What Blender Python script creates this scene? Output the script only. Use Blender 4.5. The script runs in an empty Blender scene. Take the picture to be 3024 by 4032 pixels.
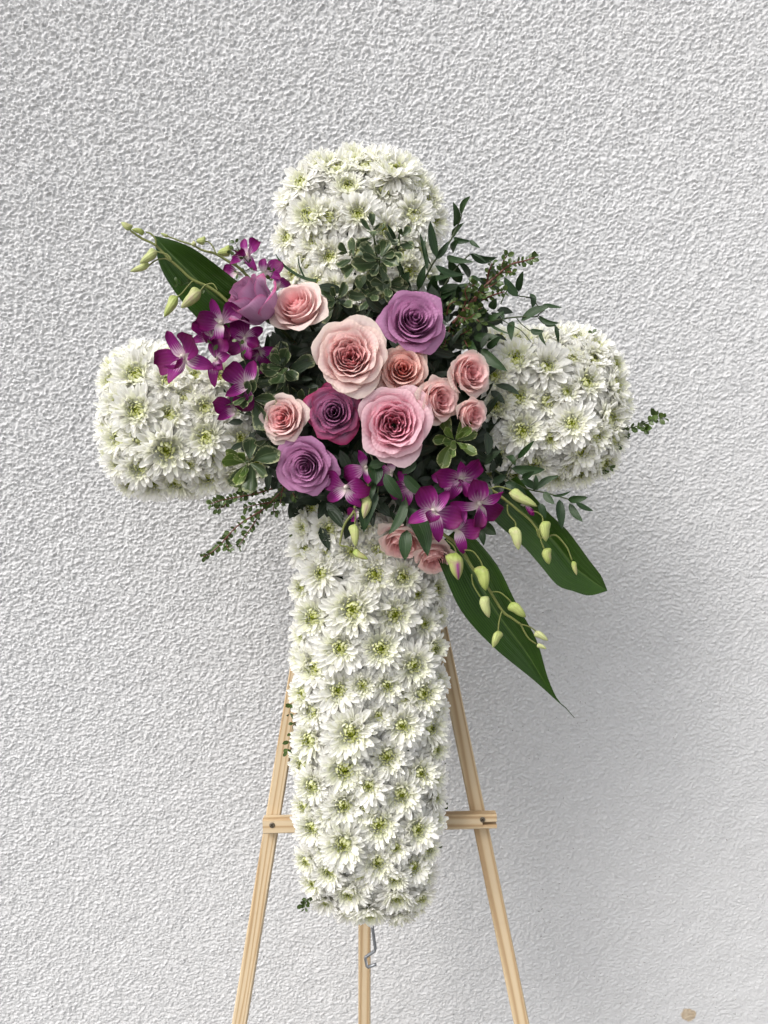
import bpy, math, random
import numpy as np
from mathutils import Vector, Matrix, Quaternion

random.seed(7)
rng = np.random.default_rng(7)
scene = bpy.context.scene
COL = scene.collection
R = math.radians

# ------------------------------------------------------------------ camera, sky, sun, exposure
PITCH = R(7.0)
CAM = Vector((0.0, -1.35, 1.32))
FW = Vector((0, math.cos(PITCH), -math.sin(PITCH)))
UP = Vector((0, math.sin(PITCH), math.cos(PITCH)))
RT = Vector((1, 0, 0))
FPX, CX, CY = 3024.0, 1512.0, 2016.0      # focal length and centre of the photograph in pixels

cam_data = bpy.data.cameras.new('camera')
cam = bpy.data.objects.new('camera', cam_data)
COL.objects.link(cam)
cam_data.sensor_fit = 'VERTICAL'
cam_data.sensor_height = 32.0
cam_data.lens = 32.0 * FPX / 4032.0
cam_data.clip_start = 0.02
cam_data.clip_end = 200.0
cam.location = CAM
cam.rotation_euler = (math.pi / 2 - PITCH, 0, 0)
scene.camera = cam

SUN_DIR = Vector((-0.52, -0.42, 0.75)).normalized()      # towards the sun, behind thin cloud, upper left
world = bpy.data.worlds.new('World')
scene.world = world
world.use_nodes = True
wn, wl = world.node_tree.nodes, world.node_tree.links
wn.clear()
wo = wn.new('ShaderNodeOutputWorld')
bg = wn.new('ShaderNodeBackground')
sky = wn.new('ShaderNodeTexSky')
sky.sky_type = 'NISHITA'
sky.sun_disc = False
sky.sun_elevation = math.asin(SUN_DIR.z)
sky.sun_rotation = math.atan2(SUN_DIR.x, SUN_DIR.y)
sky.air_density = 1.0
sky.dust_density = 3.0
hs = wn.new('ShaderNodeHueSaturation')                     # thin overcast: the blue is mostly gone
hs.inputs['Saturation'].default_value = 0.22
wl.new(sky.outputs[0], hs.inputs['Color'])
wl.new(hs.outputs[0], bg.inputs['Color'])
bg.inputs['Strength'].default_value = 0.118
wl.new(bg.outputs[0], wo.inputs['Surface'])

sun_data = bpy.data.lights.new('sun', 'SUN')
sun_data.energy = 1.3
sun_data.angle = R(26)
sun_data.color = (1.0, 0.97, 0.93)
sun = bpy.data.objects.new('sun', sun_data)
COL.objects.link(sun)
sun.rotation_euler = SUN_DIR.to_track_quat('Z', 'Y').to_euler()

scene.view_settings.view_transform = 'Standard'
scene.view_settings.look = 'None'
scene.view_settings.gamma = 1.0
scene.view_settings.use_curve_mapping = False
scene.view_settings.exposure = 1.0
scene.render.engine = 'CYCLES'
scene.cycles.max_bounces = 8
scene.cycles.diffuse_bounces = 5
scene.cycles.transmission_bounces = 4
scene.cycles.use_denoising = True
scene.cycles.use_adaptive_sampling = True
scene.cycles.adaptive_threshold = 0.03


# ------------------------------------------------------------------ helpers
def P(px, py, w=0.0):
    """Point of the place seen at photo pixel px, py, standing w metres in front of the plane of the cross's flowers (1 m away)."""
    t = 1.0 - w
    return CAM + t * (FW + RT * ((px - CX) / FPX) + UP * ((CY - py) / FPX))


def D(x, y, z):
    """Direction: x right, y up, z towards the viewer in the (leaning) frame of the cross."""
    return (RT * x + UP * y - FW * z).normalized()


def px_len(n, w=0.0):
    return n / FPX * (1.0 - w)


def tag(o, label=None, cat=None, group=None, kind=None):
    if label: o['label'] = label
    if cat: o['category'] = cat
    if group: o['group'] = group
    if kind: o['kind'] = kind
    return o


def empty(name, loc, rot=None):
    o = bpy.data.objects.new(name, None)
    o.empty_display_size = 0.01
    COL.objects.link(o)
    if rot is None:
        o.location = loc
    else:
        o.matrix_world = Matrix.Translation(loc) @ rot.to_4x4()
    return o


def mesh(name, verts, faces, mat=None, attrs=None, smooth=True):
    me = bpy.data.meshes.new(name)
    me.from_pydata([tuple(v) for v in verts], [], faces)
    if smooth:
        me.polygons.foreach_set('use_smooth', [True] * len(me.polygons))
    for k, vals in (attrs or {}).items():
        a = me.attributes.new(k, 'FLOAT', 'POINT')
        a.data.foreach_set('value', np.asarray(vals, dtype=np.float32))
    if mat: me.materials.append(mat)
    me.update()
    return me


def link(name, me, parent=None, local=None):
    o = bpy.data.objects.new(name, me)
    COL.objects.link(o)
    if parent is not None: o.parent = parent
    if local is not None: o.matrix_local = local
    return o


def grid_faces(nu, nv, off=0):
    """(nu+1)x(nv+1) vertices, v fastest."""
    f = []
    for i in range(nu):
        for j in range(nv):
            a = off + i * (nv + 1) + j
            f.append((a, a + nv + 1, a + nv + 2, a + 1))
    return f


class MB:
    """Collects patches into one mesh."""
    def __init__(self):
        self.v, self.f, self.a = [], [], {}
    def add(self, verts, faces, attrs=None):
        o = len(self.v)
        self.v += [tuple(v) for v in verts]
        self.f += [tuple(i + o for i in fc) for fc in faces]
        for k, vals in (attrs or {}).items():
            self.a.setdefault(k, []).extend(vals)
    def mesh(self, name, mat, smooth=True):
        return mesh(name, self.v, self.f, mat, self.a, smooth)


def frame_z(n, spin=0.0):
    """3x3 rotation whose local Z is n."""
    q = n.to_track_quat('Z', 'Y')
    return (q @ Quaternion((0, 0, 1), spin)).to_matrix()


def tube_data(pts, rad, seg=6):
    pts = [Vector(p) for p in pts]
    n = len(pts)
    rads = [rad] * n if not isinstance(rad, (list, tuple)) else list(rad)
    verts, faces = [], []
    prev = None
    for i, p in enumerate(pts):
        d = (pts[min(i + 1, n - 1)] - pts[max(i - 1, 0)]).normalized()
        if prev is None:
            a = d.orthogonal().normalized()
        else:
            a = (prev - d * prev.dot(d)).normalized()
        prev = a
        b = d.cross(a)
        for k in range(seg):
            t = 2 * math.pi * k / seg
            verts.append(p + (a * math.cos(t) + b * math.sin(t)) * rads[i])
    for i in range(n - 1):
        for k in range(seg):
            a0, a1 = i * seg + k, i * seg + (k + 1) % seg
            faces.append((a0, a1, a1 + seg, a0 + seg))
    faces.append(tuple(range(seg))[::-1])
    faces.append(tuple((n - 1) * seg + k for k in range(seg)))
    return verts, faces


def smooth_line(pts, per=4):
    """Catmull-Rom through points."""
    pts = [Vector(p) for p in pts]
    if len(pts) < 3: per = max(per, 3)
    out = []
    for i in range(len(pts) - 1):
        p0, p1, p2, p3 = pts[max(i - 1, 0)], pts[i], pts[i + 1], pts[min(i + 2, len(pts) - 1)]
        for k in range(per):
            t = k / per
            out.append(0.5 * ((2 * p1) + (p2 - p0) * t + (2 * p0 - 5 * p1 + 4 * p2 - p3) * t * t + (3 * p1 - p0 - 3 * p2 + p3) * t ** 3))
    out.append(pts[-1])
    return out


def rel(verts, base):
    return [Vector(v) - base for v in verts]


# ------------------------------------------------------------------ materials
def new_mat(name):
    m = bpy.data.materials.new(name)
    m.use_nodes = True
    m.node_tree.nodes.clear()
    return m, m.node_tree.nodes, m.node_tree.links


def N(nodes, typ, **kw):
    n = nodes.new(typ)
    for k, v in kw.items(): setattr(n, k, v)
    return n


def attr(nodes, name):
    return N(nodes, 'ShaderNodeAttribute', attribute_name=name).outputs['Fac']


def ramp(nodes, links, fac, stops, interp='LINEAR'):
    r = nodes.new('ShaderNodeValToRGB')
    r.color_ramp.interpolation = interp
    els = r.color_ramp.elements
    while len(els) < len(stops): els.new(0.5)
    for e, (p, c) in zip(els, stops):
        e.position = p
        e.color = (*c, 1) if len(c) == 3 else c
    links.new(fac, r.inputs[0])
    return r.outputs[0]


def mixc(nodes, links, fac, a, b, mode='MIX'):
    n = nodes.new('ShaderNodeMix')
    n.data_type = 'RGBA'
    n.blend_type = mode
    for sock, v in ((n.inputs[0], fac), (n.inputs[6], a), (n.inputs[7], b)):
        if hasattr(v, 'is_linked') or hasattr(v, 'links'):
            links.new(v, sock)
        elif isinstance(v, (int, float)):
            sock.default_value = v
        else:
            sock.default_value = (*v, 1)
    return n.outputs[2]


def mathn(nodes, links, op, a, b=None, c=None, clamp=False):
    n = nodes.new('ShaderNodeMath')
    n.operation = op
    n.use_clamp = clamp
    for i, v in enumerate((a, b, c)):
        if v is None: continue
        if isinstance(v, (int, float)): n.inputs[i].default_value = v
        else: links.new(v, n.inputs[i])
    return n.outputs[0]


def noise(nodes, links, scale, detail=3, rough=0.5, coord='Object', vec=None):
    n = nodes.new('ShaderNodeTexNoise')
    n.inputs['Scale'].default_value = scale
    n.inputs['Detail'].default_value = detail
    n.inputs['Roughness'].default_value = rough
    if vec is None:
        vec = nodes.new('ShaderNodeTexCoord').outputs[coord]
    links.new(vec, n.inputs['Vector'])
    return n.outputs[0]


def finish_petal(nodes, links, col, rough=0.55, trans=0.3, bump=None, bump_strength=0.2, spec=0.3, bump_dist=0.0006):
    out = nodes.new('ShaderNodeOutputMaterial')
    b = nodes.new('ShaderNodeBsdfPrincipled')
    links.new(col, b.inputs['Base Color'])
    b.inputs['Roughness'].default_value = rough
    b.inputs['Specular IOR Level'].default_value = spec
    tr = nodes.new('ShaderNodeBsdfTranslucent')
    links.new(col, tr.inputs['Color'])
    mx = nodes.new('ShaderNodeMixShader')
    mx.inputs[0].default_value = trans
    links.new(b.outputs[0], mx.inputs[1])
    links.new(tr.outputs[0], mx.inputs[2])
    links.new(mx.outputs[0], out.inputs[0])
    if bump is not None:
        bn = nodes.new('ShaderNodeBump')
        bn.inputs['Strength'].default_value = bump_strength
        bn.inputs['Distance'].default_value = bump_dist
        links.new(bump, bn.inputs['Height'])
        links.new(bn.outputs[0], b.inputs['Normal'])
    return b


def mat_mum_petal():
    m, n, l = new_mat('chrysanthemum_petal')
    col = ramp(n, l, attr(n, 't'), [(0.0, (0.88, 0.885, 0.74)), (0.16, (0.92, 0.92, 0.85)), (0.34, (0.93, 0.92, 0.87)), (1.0, (0.95, 0.945, 0.92))])
    veins = mathn(n, l, 'SINE', mathn(n, l, 'MULTIPLY', attr(n, 's'), 11.0))
    finish_petal(n, l, col, 0.6, 0.54, veins, 0.2, 0.2, 0.0004)
    return m


def mat_mum_heart():
    m, n, l = new_mat('chrysanthemum_heart')
    white = ramp(n, l, attr(n, 't'), [(0.0, (0.84, 0.86, 0.62)), (0.28, (0.91, 0.91, 0.80)), (1.0, (0.95, 0.945, 0.90))])
    green = ramp(n, l, attr(n, 't'), [(0.0, (0.10, 0.15, 0.008)), (0.30, (0.32, 0.38, 0.03)), (0.65, (0.58, 0.62, 0.12)), (1.0, (0.84, 0.84, 0.48))])
    col = mixc(n, l, attr(n, 'ring'), white, green)
    finish_petal(n, l, col, 0.6, 0.4, None, 0.2, 0.2)
    return m


def mat_rose(name, inner, mid, outer, lip, lip_amt, back=None, blotch=0.35, edge_from=0.86):
    """Colour by how far out the petal sits (ring), by height (t) and by the edge."""
    m, n, l = new_mat(name)
    col = ramp(n, l, attr(n, 'ring'), [(0.0, inner), (0.42, mid), (1.0, outer)])
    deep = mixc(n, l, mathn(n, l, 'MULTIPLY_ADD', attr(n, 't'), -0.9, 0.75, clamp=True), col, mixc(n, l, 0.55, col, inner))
    nz = noise(n, l, 90, 4, 0.6)
    e = mathn(n, l, 'ADD', attr(n, 'edge'), mathn(n, l, 'MULTIPLY_ADD', nz, 0.22, -0.11))
    e = mathn(n, l, 'MULTIPLY', mathn(n, l, 'MULTIPLY_ADD', e, 1 / (1 - edge_from), -edge_from / (1 - edge_from), clamp=True), lip_amt)
    e = mathn(n, l, 'MULTIPLY', e, attr(n, 'ring'))
    c2 = mixc(n, l, e, deep, lip)
    bl = mathn(n, l, 'MULTIPLY_ADD', noise(n, l, 35, 5, 0.65), 2.2, -0.9, clamp=True)
    c3 = mixc(n, l, mathn(n, l, 'MULTIPLY', bl, blotch), c2, mixc(n, l, 0.5, outer, c2))
    br = mathn(n, l, 'ADD', attr(n, 'edge'), mathn(n, l, 'MULTIPLY_ADD', noise(n, l, 160, 4, 0.65), 0.30, -0.20))
    br = mathn(n, l, 'MULTIPLY', mathn(n, l, 'MULTIPLY_ADD', br, 22.0, -20.9, clamp=True), attr(n, 'ring'))
    c3 = mixc(n, l, mathn(n, l, 'MULTIPLY', br, 0.45), c3, mixc(n, l, 0.5, lip, (0.42, 0.26, 0.13)))
    if back is not None:
        geo = n.new('ShaderNodeNewGeometry')
        c3 = mixc(n, l, mathn(n, l, 'MULTIPLY', geo.outputs['Backfacing'], 0.0), c3, back)
    veins = mathn(n, l, 'ADD', mathn(n, l, 'MULTIPLY', mathn(n, l, 'SINE', mathn(n, l, 'MULTIPLY', attr(n, 's'), 42.0)), 0.25), noise(n, l, 140, 4, 0.6))
    finish_petal(n, l, c3, 0.55, 0.42, veins, 0.35, 0.2, 0.0012)
    return m


def mat_orchid():
    m, n, l = new_mat('orchid_petal')
    t = mathn(n, l, 'ADD', attr(n, 't'), mathn(n, l, 'MULTIPLY_ADD', noise(n, l, 120, 3), 0.22, -0.11))
    t = mathn(n, l, 'ADD', t, mathn(n, l, 'MULTIPLY', mathn(n, l, 'SINE', mathn(n, l, 'MULTIPLY', attr(n, 's'), 20.0)), 0.07))
    pale = ramp(n, l, t, [(0.0, (0.66, 0.64, 0.50)), (0.24, (0.62, 0.48, 0.56)), (0.48, (0.27, 0.022, 0.21)), (1.0, (0.16, 0.003, 0.09))])
    dark = ramp(n, l, t, [(0.0, (0.60, 0.52, 0.50)), (0.12, (0.40, 0.13, 0.34)), (0.30, (0.165, 0.004, 0.115)), (1.0, (0.09, 0.001, 0.038))])
    col = mixc(n, l, attr(n, 'ring'), pale, dark)
    veins = mathn(n, l, 'SINE', mathn(n, l, 'MULTIPLY', attr(n, 's'), 26.0))
    finish_petal(n, l, col, 0.5, 0.25, veins, 0.12, 0.2)
    return m


def mat_bud():
    m, n, l = new_mat('orchid_bud')
    nz = noise(n, l, 60, 3)
    base = ramp(n, l, mathn(n, l, 'ADD', attr(n, 't'), mathn(n, l, 'MULTIPLY_ADD', nz, 0.3, -0.15)),
                [(0.0, (0.22, 0.30, 0.045)), (0.45, (0.38, 0.43, 0.13)), (1.0, (0.26, 0.32, 0.07))])
    oi = n.new('ShaderNodeObjectInfo')
    base = mixc(n, l, mathn(n, l, 'MULTIPLY', oi.outputs['Random'], 0.5), base, (0.58, 0.58, 0.34))
    base = mixc(n, l, mathn(n, l, 'MULTIPLY_ADD', noise(n, l, 80, 2), 1.6, -0.85, clamp=True), base, (0.36, 0.16, 0.22))
    col = mixc(n, l, mathn(n, l, 'MULTIPLY', attr(n, 'ring'), 1.0), base, (0.22, 0.015, 0.17))
    veins = mathn(n, l, 'SINE', mathn(n, l, 'MULTIPLY', attr(n, 's'), 24.0))
    finish_petal(n, l, col, 0.5, 0.15, veins, 0.25, 0.3, 0.0008)
    return m


def mat_leaf(name, dark, light, rib, rough=0.35, trans=0.15, rim=None, rim_from=0.78, veins=30.0, spec=0.4, rib_w=0.06, vein_amt=0.2):
    m, n, l = new_mat(name)
    nz = noise(n, l, 45, 4, 0.6)
    oi = n.new('ShaderNodeObjectInfo')
    f = mathn(n, l, 'ADD', mathn(n, l, 'MULTIPLY', nz, 0.7), mathn(n, l, 'MULTIPLY_ADD', oi.outputs['Random'], 0.6, -0.2), clamp=True)
    col = mixc(n, l, f, dark, light)
    s_abs = mathn(n, l, 'ABSOLUTE', attr(n, 's'))
    v = mathn(n, l, 'SINE', mathn(n, l, 'MULTIPLY', attr(n, 's'), veins))
    col = mixc(n, l, mathn(n, l, 'MULTIPLY_ADD', v, vein_amt * 0.5, vein_amt * 0.5, clamp=True), col, light)
    ribf = mathn(n, l, 'MULTIPLY_ADD', s_abs, -1.0 / rib_w, 1.0, clamp=True)
    col = mixc(n, l, mathn(n, l, 'MULTIPLY', ribf, 0.75), col, rib)
    if rim is not None:
        nz2 = noise(n, l, 230, 3, 0.6)
        ed = mathn(n, l, 'ADD', attr(n, 'edge'), mathn(n, l, 'MULTIPLY_ADD', nz2, 0.8, -0.42))
        ed = mathn(n, l, 'MULTIPLY_ADD', ed, 1 / (1.0 - rim_from), -rim_from / (1.0 - rim_from), clamp=True)
        col = mixc(n, l, mathn(n, l, 'MULTIPLY', ed, 0.85), col, rim)
    h = mathn(n, l, 'ADD', v, mathn(n, l, 'MULTIPLY', nz, 2.0))
    finish_petal(n, l, col, rough, trans, h, 0.2, spec, 0.0006)
    return m


def mat_simple(name, c1, c2, scale=40, rough=0.6, spec=0.3, metallic=0.0):
    m, n, l = new_mat(name)
    nz = noise(n, l, scale, 4, 0.6)
    col = mixc(n, l, nz, c1, c2)
    out = n.new('ShaderNodeOutputMaterial')
    b = n.new('ShaderNodeBsdfPrincipled')
    l.new(col, b.inputs['Base Color'])
    b.inputs['Roughness'].default_value = rough
    b.inputs['Metallic'].default_value = metallic
    b.inputs['Specular IOR Level'].default_value = spec
    bn = n.new('ShaderNodeBump')
    bn.inputs['Strength'].default_value = 0.3
    bn.inputs['Distance'].default_value = 0.0006
    l.new(nz, bn.inputs['Height'])
    l.new(bn.outputs[0], b.inputs['Normal'])
    l.new(b.outputs[0], out.inputs[0])
    return m


def mat_pine(name, broad):
    """Pine: growth bands running along local Z, narrow or broad, with fine pores."""
    m, n, l = new_mat(name)
    tc = n.new('ShaderNodeTexCoord').outputs['Object']
    mp = n.new('ShaderNodeMapping')
    mp.inputs['Scale'].default_value = (1, 1, 0.035)
    l.new(tc, mp.inputs['Vector'])
    warp = noise(n, l, 70 if not broad else 38, 2, 0.5, vec=mp.outputs[0])
    sep = n.new('ShaderNodeSeparateXYZ')
    l.new(tc, sep.inputs[0])
    k = 950.0 if not broad else 420.0
    ph = mathn(n, l, 'ADD', mathn(n, l, 'MULTIPLY', sep.outputs[0], k), mathn(n, l, 'MULTIPLY', sep.outputs[1], k * 0.55))
    ph = mathn(n, l, 'ADD', ph, mathn(n, l, 'MULTIPLY', warp, 15.0))
    band = mathn(n, l, 'MULTIPLY_ADD', mathn(n, l, 'SINE', ph), 0.5, 0.5)
    band = mathn(n, l, 'POWER', band, 2.2)
    col = ramp(n, l, band, [(0.0, (0.56, 0.455, 0.31)), (0.55, (0.50, 0.385, 0.24)), (1.0, (0.36, 0.245, 0.135))])
    mp2 = n.new('ShaderNodeMapping')
    mp2.inputs['Scale'].default_value = (1, 1, 0.03)
    l.new(tc, mp2.inputs['Vector'])
    fine = noise(n, l, 1400, 3, 0.6, vec=mp2.outputs[0])
    col = mixc(n, l, mathn(n, l, 'MULTIPLY', fine, 0.35), col, (0.50, 0.33, 0.18))
    dirt = mathn(n, l, 'MULTIPLY_ADD', noise(n, l, 22, 4, 0.6), 2.0, -1.15, clamp=True)
    col = mixc(n, l, mathn(n, l, 'MULTIPLY', dirt, 0.35), col, (0.40, 0.27, 0.15))
    out = n.new('ShaderNodeOutputMaterial')
    b = n.new('ShaderNodeBsdfPrincipled')
    l.new(col, b.inputs['Base Color'])
    b.inputs['Roughness'].default_value = 0.62
    b.inputs['Specular IOR Level'].default_value = 0.25
    bn = n.new('ShaderNodeBump')
    bn.inputs['Strength'].default_value = 0.25
    bn.inputs['Distance'].default_value = 0.0004
    l.new(mathn(n, l, 'ADD', fine, band), bn.inputs['Height'])
    l.new(bn.outputs[0], b.inputs['Normal'])
    l.new(b.outputs[0], out.inputs[0])
    return m


WALL_Y = 0.0          # the wall's face; the camera stands 1.35 m in front of it


def wall_point(px, py):
    d = FW + RT * ((px - CX) / FPX) + UP * ((CY - py) / FPX)
    t = (WALL_Y - CAM.y) / d.y
    return CAM + d * t


def mat_stucco():
    m, n, l = new_mat('stucco')
    tc = n.new('ShaderNodeTexCoord').outputs['Object']
    big = noise(n, l, 1.6, 4, 0.6, vec=tc)
    col = mixc(n, l, big, (0.555, 0.552, 0.553), (0.595, 0.595, 0.598))
    # grime specks caught in the pits, more of them low on the wall
    sep = n.new('ShaderNodeSeparateXYZ')
    l.new(tc, sep.inputs[0])
    low = mathn(n, l, 'MULTIPLY_ADD', sep.outputs[2], -0.055, 0.07, clamp=True)
    sp = mathn(n, l, 'GREATER_THAN', mathn(n, l, 'ADD', noise(n, l, 230, 2, 0.5, vec=tc), mathn(n, l, 'MULTIPLY', noise(n, l, 7, 3, 0.6, vec=tc), 0.16)), mathn(n, l, 'MULTIPLY_ADD', low, -0.6, 0.815))
    col = mixc(n, l, mathn(n, l, 'MULTIPLY', sp, 0.75), col, (0.20, 0.18, 0.16))
    sp2 = mathn(n, l, 'MULTIPLY_ADD', mathn(n, l, 'ADD', noise(n, l, 120, 3, 0.5, vec=tc), low), 9.0, -6.9, clamp=True)
    col = mixc(n, l, mathn(n, l, 'MULTIPLY', sp2, 0.30), col, (0.36, 0.33, 0.30))
    # the brown drip near the bottom
    sp_c = wall_point(2712, 4000)
    sub = n.new('ShaderNodeVectorMath')
    sub.operation = 'SUBTRACT'
    l.new(tc, sub.inputs[0])
    sub.inputs[1].default_value = sp_c
    wv = n.new('ShaderNodeVectorMath')
    wv.operation = 'LENGTH'
    l.new(sub.outputs[0], wv.inputs[0])
    dist = mathn(n, l, 'ADD', wv.outputs['Value'], mathn(n, l, 'MULTIPLY_ADD', noise(n, l, 45, 3, vec=tc), 0.022, -0.011))
    stain = mathn(n, l, 'MULTIPLY_ADD', dist, -260.0, 4.2, clamp=True)
    col = mixc(n, l, mathn(n, l, 'MULTIPLY', stain, 0.8), col, mixc(n, l, noise(n, l, 90, 2, vec=tc), (0.34, 0.22, 0.10), (0.52, 0.42, 0.28)))
    out = n.new('ShaderNodeOutputMaterial')
    b = n.new('ShaderNodeBsdfPrincipled')
    l.new(col, b.inputs['Base Color'])
    b.inputs['Roughness'].default_value = 0.75
    b.inputs['Specular IOR Level'].default_value = 0.25
    bn = n.new('ShaderNodeBump')
    bn.inputs['Strength'].default_value = 0.6
    bn.inputs['Distance'].default_value = 0.0012
    l.new(noise(n, l, 260, 2, 0.5, vec=tc), bn.inputs['Height'])
    l.new(bn.outputs[0], b.inputs['Normal'])
    l.new(b.outputs[0], out.inputs[0])
    return m


M = {}
M['stucco'] = mat_stucco()
M['paving'] = mat_simple('paving', (0.20, 0.195, 0.185), (0.30, 0.29, 0.28), 30, 0.85, 0.2)
M['mum'] = mat_mum_petal()
M['heart'] = mat_mum_heart()
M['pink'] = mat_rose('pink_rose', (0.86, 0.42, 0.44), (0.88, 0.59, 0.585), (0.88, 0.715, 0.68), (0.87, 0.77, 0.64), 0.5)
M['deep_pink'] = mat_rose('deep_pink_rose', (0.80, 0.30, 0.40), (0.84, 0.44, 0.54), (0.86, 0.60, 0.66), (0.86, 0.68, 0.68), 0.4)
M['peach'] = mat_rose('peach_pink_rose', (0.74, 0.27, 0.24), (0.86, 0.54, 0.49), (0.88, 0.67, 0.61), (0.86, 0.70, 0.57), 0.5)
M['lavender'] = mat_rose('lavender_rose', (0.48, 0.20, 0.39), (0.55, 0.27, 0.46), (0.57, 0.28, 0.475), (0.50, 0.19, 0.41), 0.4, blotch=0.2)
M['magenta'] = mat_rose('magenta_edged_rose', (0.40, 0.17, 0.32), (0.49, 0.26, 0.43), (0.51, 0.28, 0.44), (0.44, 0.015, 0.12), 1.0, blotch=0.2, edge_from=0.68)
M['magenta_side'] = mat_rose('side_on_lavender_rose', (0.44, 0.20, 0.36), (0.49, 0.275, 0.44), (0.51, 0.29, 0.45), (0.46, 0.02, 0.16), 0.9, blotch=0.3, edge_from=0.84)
M['orchid'] = mat_orchid()
M['bud'] = mat_bud()
M['pitt'] = mat_leaf('pittosporum_leaf', (0.024, 0.045, 0.016), (0.055, 0.088, 0.032), (0.16, 0.20, 0.10), 0.42, 0.12, rim=(0.36, 0.38, 0.21), rim_from=0.82, veins=9, vein_amt=0.15)
M['pitt_young'] = mat_leaf('young_pittosporum_leaf', (0.05, 0.095, 0.016), (0.12, 0.18, 0.035), (0.24, 0.32, 0.10), 0.4, 0.2, rim=(0.46, 0.48, 0.22), rim_from=0.86, veins=9, vein_amt=0.15)
M['ruscus'] = mat_leaf('ruscus_leaf', (0.009, 0.027, 0.008), (0.027, 0.056, 0.017), (0.05, 0.085, 0.035), 0.42, 0.10, veins=26, vein_amt=0.25, spec=0.3)
M['ti'] = mat_leaf('ti_leaf', (0.007, 0.026, 0.003), (0.034, 0.080, 0.006), (0.075, 0.13, 0.02), 0.32, 0.18, veins=75, vein_amt=0.7, rib_w=0.05, spec=0.42)
M['myrtle'] = mat_leaf('myrtle_leaf', (0.028, 0.056, 0.010), (0.075, 0.115, 0.022), (0.13, 0.18, 0.06), 0.36, 0.15, veins=6, vein_amt=0.1)
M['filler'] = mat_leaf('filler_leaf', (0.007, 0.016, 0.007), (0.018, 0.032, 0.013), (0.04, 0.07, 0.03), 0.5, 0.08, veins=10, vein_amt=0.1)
M['green_stem'] = mat_simple('green_stem', (0.10, 0.14, 0.025), (0.18, 0.17, 0.06), 60, 0.5)
M['dark_stem'] = mat_simple('dark_stem', (0.03, 0.045, 0.015), (0.06, 0.075, 0.03), 60, 0.5)
M['red_stem'] = mat_simple('red_stem', (0.09, 0.03, 0.022), (0.15, 0.055, 0.035), 60, 0.5)
M['foam'] = mat_simple('floral_foam', (0.012, 0.03, 0.014), (0.03, 0.06, 0.028), 300, 0.9, 0.1)
M['pine_fine'] = mat_pine('pine_fine_grain', False)
M['pine_broad'] = mat_pine('pine_broad_grain', True)
M['wire'] = mat_simple('galvanised_wire', (0.16, 0.17, 0.18), (0.28, 0.29, 0.31), 200, 0.45, 0.5, 0.8)
M['screw'] = mat_simple('screw_steel', (0.10, 0.08, 0.06), (0.24, 0.20, 0.15), 400, 0.45, 0.5, 0.7)
M['hole'] = mat_simple('screw_recess', (0.02, 0.015, 0.01), (0.04, 0.03, 0.02), 400, 0.9, 0.1)


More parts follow.
